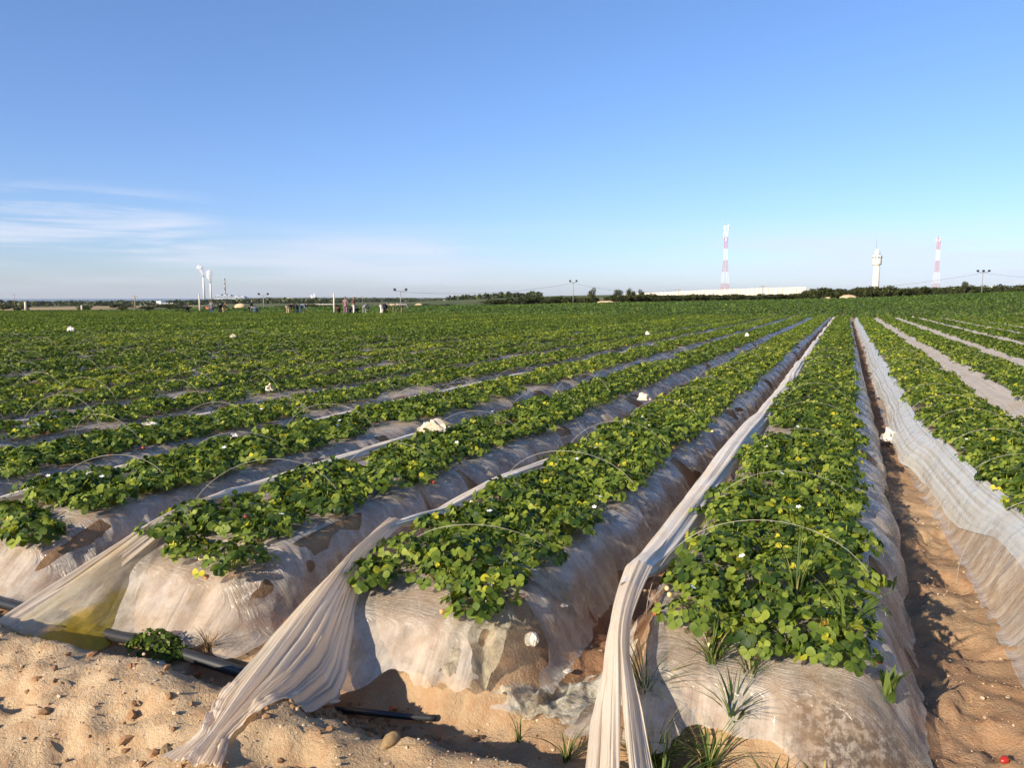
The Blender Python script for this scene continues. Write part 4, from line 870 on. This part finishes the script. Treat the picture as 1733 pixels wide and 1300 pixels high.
def person(label, px, ydepth, pose, face, shirt, trousers, hat=None, scale=1.0):
    u = (px - 866.5) / FPX * math.cos(PITCH); d = ydepth / (AX[1] + u * RT[1]); x, y = at(px, d); z = gz(x, y)
    e = empty('person', (x, y, z), face); e.scale = (scale,) * 3; tag(e, label, 'person', 'pickers at the far edge of the strawberry field')
    bend = pose == 'bend'; th = R(78) if bend else (R(20) if pose == 'lean' else R(3))
    hip = np.array([0, 0, .92 if not bend else .86]); up = np.array([0, math.sin(th), math.cos(th)]); fw = np.array([0, math.cos(th), -math.sin(th)])
    T = lambda s: hip + up * s
    sh = T(.50); v = [(hip, (.15, .11))]; ed = []
    def add(p, r_, par): v.append((tuple(p), r_)); ed.append((par, len(v) - 1)); return len(v) - 1
    wst = add(T(.2), (.13, .10), 0); ch = add(T(.42), (.16, .11), wst); nk = add(T(.56), .055, ch); hd0 = add(T(.64) + fw * .02, (.075, .085), nk); hd1 = add(T(.74) + fw * .025, (.085, .10), hd0); add(T(.83) + fw * .02, (.06, .07), hd1); add(T(.66) + fw * .12, .018, hd0)
    arms = []; legs = []
    for s in (-1, 1):
        X = np.array([s, 0, 0.])
        s0 = add(sh + X * .19 - up * .03, .058, ch)
        if bend: el = sh + X * .24 + np.array([0, .04, -.27]); wr = el + np.array([-s * .08, .10, -.22])
        elif pose == 'lean': el = sh + X * .25 + np.array([0, .02, -.28]); wr = el + np.array([-s * .06, .20, -.10])
        else: el = sh + X * .24 + np.array([0, -.03, -.28]); wr = el + np.array([0, .08, -.24])
        s1 = add(el, .044, s0); s2 = add(wr, .030, s1); arms.append((sh + X * .19 - up * .03, el, wr)); dr = (wr - el) / np.linalg.norm(wr - el)
        pm = add(wr + dr * .06, (.040, .020), s2)
        for q in range(4): f0 = add(wr + dr * .10 + np.array([0, (q - 1.5) * .02, 0]), .010, pm); add(wr + dr * (.15 + .02 * (q in (1, 2))) + np.array([-s * .015, (q - 1.5) * .022, 0]), .008, f0)
        add(wr + dr * .07 + np.array([-s * .02, .05, 0]), .010, s2)
        spread = .12 if bend else .10; kn = np.array([s * (spread + .02), .05 if bend else .02, .48]); an = np.array([s * (spread + .03), -.02 if bend else -.02, .08])
        l0 = add(hip + X * .10 - np.array([0, 0, .06]), .092, 0); l1 = add(kn, .060, l0); l2 = add(an, .040, l1); add(an + np.array([0, .16, -.045]), .035, l2); legs.append((hip + X * .10 - np.array([0, 0, .06]), kn, an))
    skinned('body', v, ed, SKIN, e)
    c = [(tuple(hip), (.165, .125)), (tuple(T(.2)), (.15, .12)), (tuple(T(.42)), (.18, .13)), (tuple(T(.53)), .075)]; ce = [(0, 1), (1, 2), (2, 3)]
    for a in arms:
        n = len(c); c += [(tuple(a[0]), .074), (tuple(a[1]), .058), (tuple(a[1] * .15 + a[2] * .85), .044)]; ce += [(2, n), (n, n + 1), (n + 1, n + 2)]
    skinned('shirt', c, ce, CLOTH[shirt], e)
    c = [(tuple(hip + np.array([0, 0, .02])), (.17, .13))]; ce = []
    for a in legs:
        n = len(c); c += [(tuple(a[0]), .108), (tuple(a[1]), .076), (tuple(a[2]), .062)]; ce += [(0, n), (n, n + 1), (n + 1, n + 2)]
    skinned('trousers', c, ce, CLOTH[trousers], e)
    skinned('hat' if hat else 'hair', [(tuple(T(.72) + fw * .005), (.098, .112)), (tuple(T(.85) + fw * .01), (.07, .082))] + ([(tuple(T(.78) + fw * .16), (.07, .02))] if hat else []), [(0, 1)] + ([(0, 2)] if hat else []), CLOTH[hat] if hat else HAIR, e)
PEOPLE = [
 ('stooping picker in dark clothes, leftmost of all the pickers', 316, 62, 'bend', 1.2, 'navy', 'black', None),
 ('standing person in slate blue clothes under the chimneys', 357, 62.5, 'stand', .4, 'slate', 'jeans', None),
 ('stooping picker in black just right of the slate blue one', 371, 61.5, 'bend', -1.4, 'black', 'black', None),
 ('stooping picker in pale top and tan trousers near the slate blue person', 379, 62.5, 'bend', 1.4, 'pale', 'tan', None),
 ('person in navy leaning upright beside a bent picker', 422, 63.5, 'lean', -1.2, 'navy', 'black', None),
 ('bent picker in jeans beside the leaning one in navy', 433, 63, 'bend', 1.5, 'slate', 'jeans', None),
 ('bent picker in black with bare pale legs, alone', 486, 61.5, 'bend', -.3, 'black', 'tan', None),
 ('bent picker in black facing left, in a close pair', 502, 63, 'bend', 1.5, 'black', 'navy', None),
 ('bent picker in slate jeans, right one of a close pair', 508, 62.5, 'bend', -1.3, 'slate', 'jeans', None),
 ('stooping picker in dark top just right of the thick post', 573, 64, 'bend', 1.3, 'maroon', 'black', None),
 ('tall standing person in a mauve shirt by the thick post', 584, 63.5, 'stand', .2, 'mauve', 'mauve', None),
 ('bent picker in black between two standing people', 591, 65, 'bend', -1.4, 'black', 'navy', None),
 ('standing person in a white cap with pale trousers', 598, 63.5, 'stand', -.9, 'maroon', 'white', 'white'),
 ('bent picker in olive behind the white-capped person', 603, 65, 'bend', 1.0, 'olive', 'black', None),
 ('bent picker in grey right of the white-capped person', 616, 64, 'bend', .2, 'grey', 'grey', None),
 ('bent picker showing white trousers, facing right', 645, 64, 'bend', -1.5, 'navy', 'white', None),
 ('bent picker in navy with the one in white trousers', 653, 64.5, 'bend', 1.4, 'navy', 'black', None),
 ('bent picker in tan top, second from the right', 668, 64.5, 'bend', .8, 'tan', 'olive', None),
 ('bent picker in grey top, rightmost of all the pickers', 679, 64, 'bend', -.8, 'grey', 'olive', None)]
for p in PEOPLE: person(*p)

# ------------------------------------------------------------ posts, lamps, wires
def place(px, d): x, y = at(px, d); return x, y, gz(x, y)
def post(label, px, ytop, d, r, mat=M_POST, name='concrete_post', cat='post', ins=False):
    x, y, z = place(px, d); h = zat(ytop, d) - z; e = empty(name, (x, y, z)); tag(e, label, cat)
    mb = MB(); mb.tube([(0, 0, -.3), (0, 0, h * .5), (0, 0, h)], [r, r * .92, r * .85], 8); mb.build('shaft', mat, e, True)
    if ins:
        mb = MB(); mb.box((0, 0, h * .93), (1.6, .12, .12)); mb.build('crossarm', mat, e)
        for sx in (-.7, 0, .7): mb = MB(); mb.tube([(sx, 0, h * .935), (sx, 0, h * .955)], .06, 6); mb.build('insulator', M_DARK, e)
    else: mb = MB(); mb.tube([(0, 0, h), (0, 0, h + .05)], [r * 1.0, r * .6], 8); mb.build('cap', mat, e)
post('thick pale concrete post standing among the pickers', 565, 497, 76, .09); post('pale concrete post left of the chimneys', 337, 498.5, 100, .11)
post('short pale post at the far left on sand', 42, 511, 130, .22); post('short pale post on scrub right of the leftmost post', 137, 517, 130, .17)
post('slender utility pole with crossarm on the left scrub', 228, 500, 170, .13, M_WOODPOLE, 'utility_pole', 'pole', True)
post('thin dark pole in front of the pale wall', 1148, 489, 235, .09, M_WOODPOLE, 'utility_pole', 'pole', True); post('thin pole at the right part of the pale wall', 1290, 483, 215, .10, M_WOODPOLE, 'utility_pole', 'pole', True)
post('faint thin pole above the distant smoke', 613, 501, 260, .07, M_WOODPOLE, 'utility_pole', 'pole', True); post('faint pole far left over the sandy strip', 24, 497, 320, .07, M_WOODPOLE, 'utility_pole', 'pole', True)
LAMPS = []
def lamp_pole(label, px, ytop, d, n, lw):
    x, y, z = place(px, d); h = zat(ytop, d) - z; e = empty('floodlight_pole', (x, y, z), YAW); tag(e, label, 'floodlight pole')
    mb = MB(); mb.tube([(0, 0, -.3), (0, 0, h)], [.10, .075], 8); mb.build('pole', M_STEEL, e, True)
    mb = MB(); mb.box((0, 0, h - .1), (lw, .12, .12)); mb.build('crossarm', M_STEEL, e)
    for i in range(n):
        sx = (i / (n - 1) - .5) * lw; f = empty('lamp', (sx, -.1, h + .15)); f.parent = e; f.rotation_euler = (R(35), 0, 0)
        mb = MB(); mb.box((0, 0, .1), (.46, .30, .36)); mb.box((0, .2, .1), (.3, .12, .22)); mb.build('lamp_housing', M_DARK, f); mb = MB(); mb.box((0, -.157, .1), (.40, .012, .30)); mb.build('lamp_glass', M_GLASS, f)
    LAMPS.append((x, y, z + h - .25))
lamp_pole('floodlight pole right of the pickers with two lamps', 678, 492, 150, 2, 2.2); lamp_pole('floodlight pole standing alone left of hedge trees', 970, 477, 195, 2, 1.6)
lamp_pole('floodlight pole with three lamps above the right hedge', 1661, 460, 178, 3, 2.6); lamp_pole('small floodlight pole between chimneys and pickers', 446, 499, 190, 2, 2.2)
def cable(label, A, B, sag):
    pts = [tuple(np.array(A) * (1 - t) + np.array(B) * t - np.array([0, 0, sag * 4 * t * (1 - t)])) for t in np.linspace(0, 1, 24)]; mb = MB(); mb.tube(pts, .022, 5, cap=False); tag(mb.build('power_cable', M_DARK, None, True), label, 'cable')
def pt(px, py, d): x, y = at(px, d); return (x, y, zat(py, d))
cable('power cable sagging left from the three-lamp floodlight pole', LAMPS[2], pt(1360, 491, 262), 1.2); cable('power cable running right from the three-lamp pole', LAMPS[2], pt(1800, 470, 178), .4)
cable('power cable between the lone floodlight pole and hedge', LAMPS[1], pt(1148, 490, 236), 1.5); cable('power cable between the two-lamp pole and the lone pole', LAMPS[0], LAMPS[1], 1.2)

# ------------------------------------------------------------ towers
def lattice(label, px, ytop, d, w0, w1, nb, ants, phase):
    x, y, z = place(px, d); h = zat(ytop, d) - z; e = empty('lattice_mast', (x, y, z), .5); tag(e, label, 'radio mast')
    ns = 2 * nb; wd = lambda t: (w0 + (w1 - w0) * min(1, t / .55)) / 2
    P = lambda i, t: (wd(t) * (-1, 1, 1, -1)[i], wd(t) * (-1, -1, 1, 1)[i], h * t)
    for i in range(4):
        mb = MB()
        for s in range(ns): mb.tube([P(i, s / ns), P(i, (s + 1) / ns)], .085, 5, (s // 2 + phase) % 2)
        mb.build('leg', [M_WHITE, M_RED], e)
    mb = MB()
    for s in range(ns):
        for q in range(1):
            t0 = s / ns; t1 = (s + 1) / ns
            for i in range(4): j = (i + 1) % 4; m = (s // 2 + phase) % 2; mb.tube([P(i, t0), P(j, t1)], .032, 4, m); mb.tube([P(j, t0), P(i, t1)], .032, 4, m); mb.tube([P(i, t1), P(j, t1)], .032, 4, m)
    mb.build('bracing', [M_WHITE, M_RED], e)
    for i, (t, sd, kind) in enumerate(ants):
        a = sd; r_ = wd(t) + .7
        if kind == 'panel': mb = MB(); mb.box((r_ * math.cos(a), r_ * math.sin(a), h * t), (.5, .5, 2.6), a); mb.tube([(0.4 * r_ * math.cos(a), .4 * r_ * math.sin(a), h * t), (r_ * math.cos(a), r_ * math.sin(a), h * t)], .08, 5); mb.build('panel_antenna', M_WHITE, e)
        elif kind == 'dish':
            mb = MB(); mb.lathe([(.05, -.35), (.6, -.25), (.95, 0), (.95, .18), (.02, .2)], 14); o = mb.build('dish_antenna', M_WHITE, e, True, (r_ * math.cos(a), r_ * math.sin(a), h * t)); o.rotation_euler = (0, R(90), a)
        else: mb = MB(); mb.tube([(r_ * .5 * math.cos(a), r_ * .5 * math.sin(a), h * t), (r_ * .5 * math.cos(a), r_ * .5 * math.sin(a), h * t + 3)], .07, 5); mb.build('whip_antenna', M_STEEL, e)
A1 = [(.99, .4, 'dish'), (.97, 2.2, 'panel'), (.96, 4.0, 'panel'), (.95, 5.4, 'panel'), (.89, .9, 'panel'), (.885, 3.1, 'panel'), (.87, 5.0, 'panel'), (.83, 1.9, 'dish'), (.99, 3, 'whip'), (.80, 4.2, 'panel')]
lattice('tall red and white lattice mast behind the pale wall', 1226, 381, 560, 4.8, 1.9, 6, A1, 1)
lattice('slimmer red and white lattice mast right of the round tower', 1583, 403, 620, 4.8, 1.8, 5, [(.985, .3, 'panel'), (.97, 2.5, 'panel'), (.96, 4.6, 'dish'), (.985, 3.6, 'whip'), (.9, 1.4, 'panel')], 1)
def round_tower():
    d = 560; x, y, z = place(1481, d); m = d / FPX; e = empty('watch_tower', (x, y, z)); tag(e, 'pale round concrete tower with drum-shaped cabin and aerial', 'tower')
    Z = lambda py: zat(py, d) - z
    mb = MB(); mb.lathe([(5.6 * m, -.5), (5.3 * m, Z(480)), (4.9 * m, Z(449) - .02)], 24); mb.build('shaft', M_CONCW, e, True)
    mb = MB()
    for py in (478, 463): mb.lathe([(5.32 * m, Z(py)), (5.32 * m, Z(py) + .15)], 24)
    mb.build('joint_ring', M_CONCJ, e, True)
    mb = MB(); mb.lathe([(5.0 * m, Z(449)), (7.0 * m, Z(448)), (7.4 * m, Z(447)), (7.5 * m, Z(433)), (7.0 * m, Z(432)), (1, Z(432))], 28); c = mb.build('cabin', M_CONCW, e, True)
    for k in range(10): a = k * .628; mb = MB(); mb.box((7.5 * m * math.cos(a), 7.5 * m * math.sin(a), Z(436)), (.12, 1.0, 1.0), a); mb.build('window', M_GLASS, c)
    mb = MB(); mb.lathe([(4.6 * m, Z(432) + .02), (4.4 * m, Z(427)), (3.9 * m, Z(426))], 20); mb.build('upper_ring', M_CONCW, e, True)
    mb = MB(); mb.lathe([(3.6 * m, Z(426) + .02)] + [(3.7 * m * math.cos(t), Z(425) + 4.2 * m * math.sin(t)) for t in np.linspace(0, 1.5, 7)], 20); mb.build('dome', M_WHITE, e, True)
    mb = MB(); mb.tube([(-.8, 0, Z(422)), (-.8, 0, Z(404))], [.16, .08], 6); mb.box((-.8, 0, Z(407)), (1.6, .1, .1)); mb.box((-.8, 0, Z(410)), (1.1, .1, .1)); mb.build('aerial', M_STEEL, e)
    mb = MB(); mb.tube([(7.6 * m, 0, Z(436)), (9.2 * m, 0, Z(431))], .08, 5); mb.build('whip_antenna', M_STEEL, e)
round_tower()
# ------------------------------------------------------------ concrete barrier walls
def barrier(label, pts, w=.5, pitch=3.0):
    P = []
    for (p0, d0, t0, b0), (p1, d1, t1, b1) in zip(pts[:-1], pts[1:]):
        x0, y0 = at(p0, d0); x1, y1 = at(p1, d1); n = max(1, int(math.hypot(x1 - x0, y1 - y0) / pitch))
        for i in range(n): t = i / n; dd = d0 + (d1 - d0) * t; P.append((*at(p0 + (p1 - p0) * t, dd), zat(t0 + (t1 - t0) * t, dd), zat(b0 + (b1 - b0) * t, dd)))
    P.append((*at(pts[-1][0], pts[-1][1]), zat(pts[-1][2], pts[-1][1]), zat(pts[-1][3], pts[-1][1])))
    mb = MB(); mj = MB()
    for a, b in zip(P[:-1], P[1:]):
        L = math.hypot(b[0] - a[0], b[1] - a[1]); rz = math.atan2(b[1] - a[1], b[0] - a[0]); top = (a[2] + b[2]) / 2; bot = min(a[3], b[3]) - 4
        mb.box(((a[0] + b[0]) / 2, (a[1] + b[1]) / 2, (top + bot) / 2), (L * .84, w, top - bot), rz); mj.box((b[0], b[1], (top + bot) / 2 - .3), (L * .24, w * .6, top - bot - .6), rz)
    e = empty('barrier_wall', (P[0][0], P[0][1], P[0][3])); tag(e, label, 'wall')
    for n_, m_, q in (('wall_panels', M_CONC, mb), ('wall_joints', M_CONCJ, mj)): o = q.build(n_, m_, e); o.location = tuple(-c for c in e.location)
barrier('long pale concrete panel wall behind hedge under the tall mast', [(925, 640, 508, 514), (1010, 600, 503, 512), (1095, 570, 495.5, 508), (1200, 545, 490.5, 505), (1300, 530, 487, 503), (1364, 522, 485.5, 502)])
barrier('short pale wall stretch below the slimmer mast', [(1574, 520, 488.5, 500), (1652, 515, 487.5, 499)]); barrier('low pale wall at the right end behind the three-lamp pole', [(1662, 505, 484.5, 497), (1700, 500, 486.5, 497), (1760, 500, 488, 497)])

# ------------------------------------------------------------ trees and bushes
def bush_parts(seed, n, size, leaf, trunk):
    rg_ = np.random.default_rng(seed); C = [(rg_.normal(0, .30), rg_.normal(0, .30), rg_.uniform(.30, .85) + trunk * .25, rg_.uniform(.20, .36)) for _ in range(9)]; V = []; t = []
    for i in range(n):
        c = C[rg_.integers(0, 9)]; q = rg_.normal(0, 1, 3); q /= np.linalg.norm(q); p = np.array(c[:3]) + q * c[3] * rg_.uniform(.55, 1.12); p[2] = max(p[2], .03); s = leaf * rg_.uniform(.6, 1.3)
        V.append(np.array([(-s, 0, 0), (0, -s * .6, 0), (s, 0, 0), (0, s * .6, 0)]) @ rotm(rg_.uniform(0, 6.28), rg_.normal(0, .8), rg_.normal(0, .8)).T + p); t.append(np.clip(rg_.normal(.4, .22), 0, 1))
    me = mesh_np('crown', np.concatenate(V) * np.array(size), [np.arange(4 * n).reshape(-1, 4)], M_BUSH, True, {'tint': np.array(t)})
    mb = MB(); S = np.array(size)
    mb.tube([(0, 0, -.2), tuple(S * (.02, .01, .3)), tuple(S * (.04, .02, .6 + trunk * .2))], [.10 * size[2] * .4, .07 * size[2] * .4, .03], 7)
    for c in C[:5]: mb.tube([tuple(S * (.02, .01, .25)), tuple(S * (c[0] * .6, c[1] * .6, c[2] * .7)), tuple(S * np.array(c[:3]))], [.05 * size[2] * .3, .03 * size[2] * .3, .012], 5)
    return me, mb.mesh('trunk', M_BARK, True)
BUSH = [bush_parts(400 + i, 1100, (2.1, 2.1, 1.0), .085, 0) for i in range(6)]
TREE = [bush_parts(420 + i, 1500, (1.15, 1.15, 1.0), .055, 1) for i in range(3)]
def bush(label, px, d, ytop, wpx, kind=None, name='bush', cat='bush', group=None):
    x, y, z = place(px, d); h = max(.5, zat(ytop, d) - z); me, tr = kind or BUSH[int(rng.integers(0, 6))]
    e = empty(name, (x, y, z - .05), rng.uniform(0, 6.28)); w = wpx * d / FPX / 2.3; e.scale = (w, w, h / 1.1); tag(e, label, cat, group); link('crown', me, e); link('trunk', tr, e)
HT = ([700, 760, 830, 900, 985, 1040, 1100, 1200, 1300, 1365, 1480, 1560, 1640, 1733, 1780], [514, 511, 508.5, 507.5, 507, 502, 500, 499, 497, 493, 489, 488.5, 486.5, 485, 485])
px = 838.0; HD = lambda p: np.interp(p, [700, 1000, 1300, 1733], [200, 202, 205, 195])
while px < 1775:
    if not 1004 < px < 1032:
        seg = 'before the long pale wall' if px < 1366 and px > 1095 else ('left of the hedge trees' if px < 1000 else ('among the hedge trees' if px < 1095 else ('below the round tower' if px < 1560 else 'at the right end of the hedge')))
        bush('dark green bush in the hedge line ' + seg, px, HD(px) + rng.uniform(0, 14), np.interp(px, *HT) + rng.normal(0, 1.8) + (1.0 if 1085 < px < 1362 else -2.2), rng.uniform(18, 30), group='hedge bushes ' + seg)
    px += rng.uniform(5.5, 8.5)
bush('round dark tree standing at the left of the hedge trees', 1003, 205, 491, 25, TREE[0], 'tree', 'tree'); bush('bushy grey-green tree left of the long wall', 1044, 206, 494, 24, TREE[1], 'tree', 'tree')
bush('feathery tree in the middle of the hedge trees', 1066, 208, 491, 24, TREE[2], 'tree', 'tree'); bush('tree next to the left end of tall wall part', 1084, 209, 493, 22, TREE[0], 'tree', 'tree'); bush('pointed small tree rising above the right hedge', 1632, 200, 481, 20, TREE[1], 'tree', 'tree')
for i in range(30):
    p_ = rng.uniform(235, 860); bush('low scrubby bush on waste ground behind the pickers', p_, rng.uniform(195, 250), rng.uniform(514, 518), rng.uniform(13, 26), group='scrub bushes behind the pickers')
for i in range(20):
    p_ = rng.uniform(0, 300); bush('small bush dotted on the sandy ground far left', p_, rng.uniform(170, 420), rng.uniform(513, 520), rng.uniform(8, 18), group='bushes on the far left sand')
def mound(label, px, d, ytop, wpx, seed):
    x, y, z = place(px, d); h = zat(ytop, d) - z; w = wpx * d / FPX; o = link('sand_heap', lump('sand_heap', M_SANDPILE, (w, w * .6, h * 1.5), seed, .05), None, (x, y, z - .2), YAW); tag(o, label, 'sand heap')
mound('orange sand heap with a peaked top below the round tower', 1435, 196, 499, 30, 91); mound('low sand heap at the foot of the hedge trees', 1026, 198, 509, 30, 92); mound('tiny sand heap before the long wall hedge', 1186, 198, 508.5, 12, 93); mound('small flat sand heap left of the peaked one', 1401, 196, 502.5, 12, 94)
mound('sandy bank behind the rust-red cover', 405, 230, 514.5, 20, 95); mound('pale sand heap right of the pickers', 708, 200, 514, 16, 96)
x, y, z = place(352, 120); tag(link('covered_pile', lump('covered_pile', M_TARP, (1.6, 1.2, 1.2), 97, .08), None, (x, y, z - .2)), 'rust-red heap behind the person in slate blue', 'heap')

# ------------------------------------------------------------ far town and power station
def chimney(label, px, ytop, d, r0, r1, mat, bands=None):
    x, y, z = place(px, d); h = zat(ytop, d) - z; e = empty('chimney', (x, y, z)); tag(e, label, 'chimney')
    mb = MB(); mb.lathe([(r0, -5), (r0 * .55 + r1 * .45, h * .5), (r1, h)], 20); mb.build('stack', mat, e, True)
    mb = MB(); mb.lathe([(r1 * 1.12, h - 5), (r1 * 1.12, h + .5), (r1 * .7, h + .6)], 20); mb.build('rim', M_CHIMD if bands is None else bands, e, True)
    if bands:
        for t in (.35, .6, .8): mb = MB(); rr = r0 + (r1 - r0) * t; mb.lathe([(rr * 1.04, h * t), (rr * 1.02, h * t + 7)], 20); mb.build('band', bands, e, True)
    return x, y, z + h
D = 4200
T1 = chimney('taller pale power station chimney, left one of the smoking pair', 345.5, 467, D, 6.5, 4.6, M_CHIM); T2 = chimney('shorter pale smoking chimney beside the taller one', 357, 477, D, 6, 4.4, M_CHIM); chimney('dark banded chimney without smoke above the power station', 381, 470, D, 6, 3.6, M_CHIMD, M_CHIM)
def block(label, px0, px1, ytop, d, depth, wall, roof, name='building', cat='building', steps_=None, nwin=4):
    cx, cy, z = place((px0 + px1) / 2, d); w = (px1 - px0) * d / FPX; h = zat(ytop, d) - z; e = empty(name, (cx, cy, z), YAW); tag(e, label, cat)
    mb = MB(); mb.box((0, 0, h / 2 - 2), (w, depth, h + 4)); mb.build('wall', wall, e); mb = MB(); mb.box((0, 0, h + .03 * h), (w * 1.02, depth * 1.02, h * .05)); rf = mb.build('roof', roof, e)
    for (a, b, t) in steps_ or []: mb = MB(); mb.box(((a + b) / 2 * w, 0, h * (1.06 + t / 2)), ((b - a) * w, depth * .7, h * t)); mb.build('roof_block', wall, e)
    for i in range(nwin): mb = MB(); mb.box(((i + .5) / nwin * w - w / 2, -depth / 2, h * .72), (w / nwin * .6, depth * .02 + .1, h * .2)); mb.build('window', M_GLASS, e)
block('long grey-blue power station hall beneath the dark chimney', 366, 393, 500.5, D, 50, M_PLANT, M_STEEL, 'power_station_hall', 'building', [(-.4, -.15, .25), (.05, .2, .3), (.3, .45, .18)], 7); block('lower power station hall right of the main one', 394, 416, 502.3, D - 40, 50, M_PLANT, M_ROOFW, 'power_station_hall', 'building', [(-.3, 0, .2), (.2, .4, .2)], 6)
block('long white greenhouse roof on the far left plain', 237, 300, 513, 900, 20, M_ROOFW, M_ROOFW, 'greenhouse', 'greenhouse', [(.0, .12, .8)], 8); block('white shed left of the long greenhouse', 205, 224, 513.5, 1300, 20, M_ROOFW, M_ROOFW)
block('pale long low building behind the thick post', 537, 566, 514.5, 420, 8, M_HOUSE, M_ROOFW, nwin=5); block('pair of tiny white blocks on the horizon', 486, 490, 504, 3600, 12, M_ROOFW, M_ROOFW); block('tiny white block right of the pair on the horizon', 492, 495.5, 504.5, 3600, 12, M_ROOFW, M_ROOFW, nwin=2)
block('white low hall far behind the two-lamp pole', 640, 668, 509, 2400, 20, M_ROOFW, M_STEEL); block('pale house with clay roof right of two-lamp pole', 772, 786, 512, 420, 8, M_HOUSE, M_ROOFT); block('small pale house left of the hedge', 805, 815, 508.5, 700, 8, M_HOUSE, M_ROOFW, nwin=2)
block('wide tan house behind the pickers on the right', 655, 682, 514, 330, 7, M_HOUSE, M_ROOFT, nwin=3)
for i, p_ in enumerate((262, 276, 312, 325, 430, 460, 512, 700, 725, 750)): block('tiny distant house among trees on the far plain, %s from the left' % nth(i + 1), p_ - 3, p_ + rng.uniform(2, 5), 507.5 + rng.uniform(-.5, 2), rng.uniform(2200, 3400), 10, M_HOUSE if i % 2 else M_ROOFW, M_ROOFT if i % 3 else M_ROOFW, 'house', 'house', None, 2)
def far_wood():
    n = 2600; ang = np.radians(rng.uniform(-36, 2, n)); d = 700 * (5.5 ** rng.random(n)); r_ = d * np.tan(ang); X = d * AX[0] + r_ * RT[0]; Y = d * AX[1] + r_ * RT[1]
    ok = fbm(X * .004, Y * .004, 3, 130) > .47; X = X[ok]; Y = Y[ok]; d = d[ok]; n = len(X); Z = ground(X, Y, False)
    m = 26; q = rng.normal(0, 1, (n, m, 3)); q /= np.linalg.norm(q, axis=2, keepdims=True); sz = rng.uniform(3, 7, n) * (d / 1500) ** .3
    C = np.stack([X, Y, Z], 1)[:, None] + q * sz[:, None, None] * np.array([1.5, 1.5, .55]) * rng.uniform(.5, 1, (n, m, 1)) + np.array([0, 0, 1.0]) * sz[:, None, None] * .4
    s = sz[:, None, None] * .4; a = rng.normal(0, 1, (n, m, 3)); a /= np.linalg.norm(a, axis=2, keepdims=True); b = np.cross(a, rng.normal(0, 1, (n, m, 3))); b /= np.linalg.norm(b, axis=2, keepdims=True)
    V = np.stack([C - a * s, C - b * s * .8, C + a * s, C + b * s * .8], 2).reshape(-1, 3); nf = n * m
    tag(link('far_woodland', mesh_np('far_woodland', V, [np.arange(4 * nf).reshape(-1, 4)], M_BUSH, True, {'tint': np.clip(rng.normal(.35, .2, nf), 0, 1)})), 'dark bands of trees across the far plain', 'woodland', kind='stuff')
far_wood()
def smoke_mat():
    M = Mat('white_smoke'); M.col((0.86, 0.86, 0.87)); M.rough(1.0, 0.0); M.translucent((0.9, 0.9, 0.9), 0.5)
    lw = M.N('ShaderNodeLayerWeight'); lw.inputs[0].default_value = 0.35
    t = M.N('ShaderNodeBsdfTransparent'); m = M.N('ShaderNodeMixShader'); M.L(M.rng(lw.outputs['Facing'], 0.25, 0.95, 0.0, 0.95), m.inputs[0]); M.L(M.surf, m.inputs[1]); M.L(t.outputs[0], m.inputs[2]); M.L(m.outputs[0], M.out.inputs[0]); return M.m
M_SMOKE = smoke_mat()
def plume(label, P, path):
    """lumpy closed puff following offsets (x, z, radius) in metres from the chimney mouth"""
    bm = bmesh.new()
    for ox, oz, r_ in path:
        mt = Matrix.Translation((ox * RT[0], ox * RT[1], oz)) @ Matrix.Diagonal((r_, r_, r_, 1)); bmesh.ops.create_icosphere(bm, subdivisions=3, radius=1, matrix=mt)
    me = bpy.data.meshes.new('smoke_plume'); bm.to_mesh(me); bm.free(); me.materials.append(M_SMOKE)
    o = link('smoke_plume', me, None, P); m = o.modifiers.new('remesh', 'REMESH'); m.mode = 'VOXEL'; m.voxel_size = 2.0
    tx = bpy.data.textures.new('puff', 'CLOUDS'); tx.noise_scale = 9; dm = o.modifiers.new('puff', 'DISPLACE'); dm.texture = tx; dm.strength = 7; dm.mid_level = .5
    tag(o, label, 'smoke', kind='stuff')
plume('white smoke drifting up and left from the taller chimney', T1, [(0, 6, 6), (-2, 14, 8), (-5, 22, 9), (-9, 30, 10), (-14, 38, 12), (-22, 42, 12), (-10, 44, 11), (-20, 50, 10)])
plume('white smoke billowing straight up from the shorter chimney', T2, [(0, 6, 6), (-2, 14, 9), (-4, 23, 12), (-6, 33, 14), (-2, 42, 13), (-8, 50, 11), (-2, 56, 9)])
x, y = at(531, 5200); plume('faint white smoke rising far away right of power station', (x, y, zat(509, 5200)), [(-14, 6, 11), (6, 10, 12), (-6, 20, 12), (10, 30, 10), (-14, 32, 9), (4, 40, 8)])

# ------------------------------------------------------------ air between here and the far plain
M_HAZE = bpy.data.materials.new('haze_air'); M_HAZE.use_nodes = True
def haze():
    nt = M_HAZE.node_tree; nt.nodes.clear(); o = nt.nodes.new('ShaderNodeOutputMaterial'); v = nt.nodes.new('ShaderNodeVolumePrincipled')
    v.inputs['Color'].default_value = (.80, .88, 1, 1); v.inputs['Density'].default_value = 0.00004; v.inputs['Anisotropy'].default_value = 0.1; nt.links.new(v.outputs[0], o.inputs['Volume'])
    mb = MB(); mb.box((0, 0, 15), (32000, 32000, 250)); tag(mb.build('haze', M_HAZE), 'thin blue haze over the far plain', 'haze', kind='stuff')
haze()
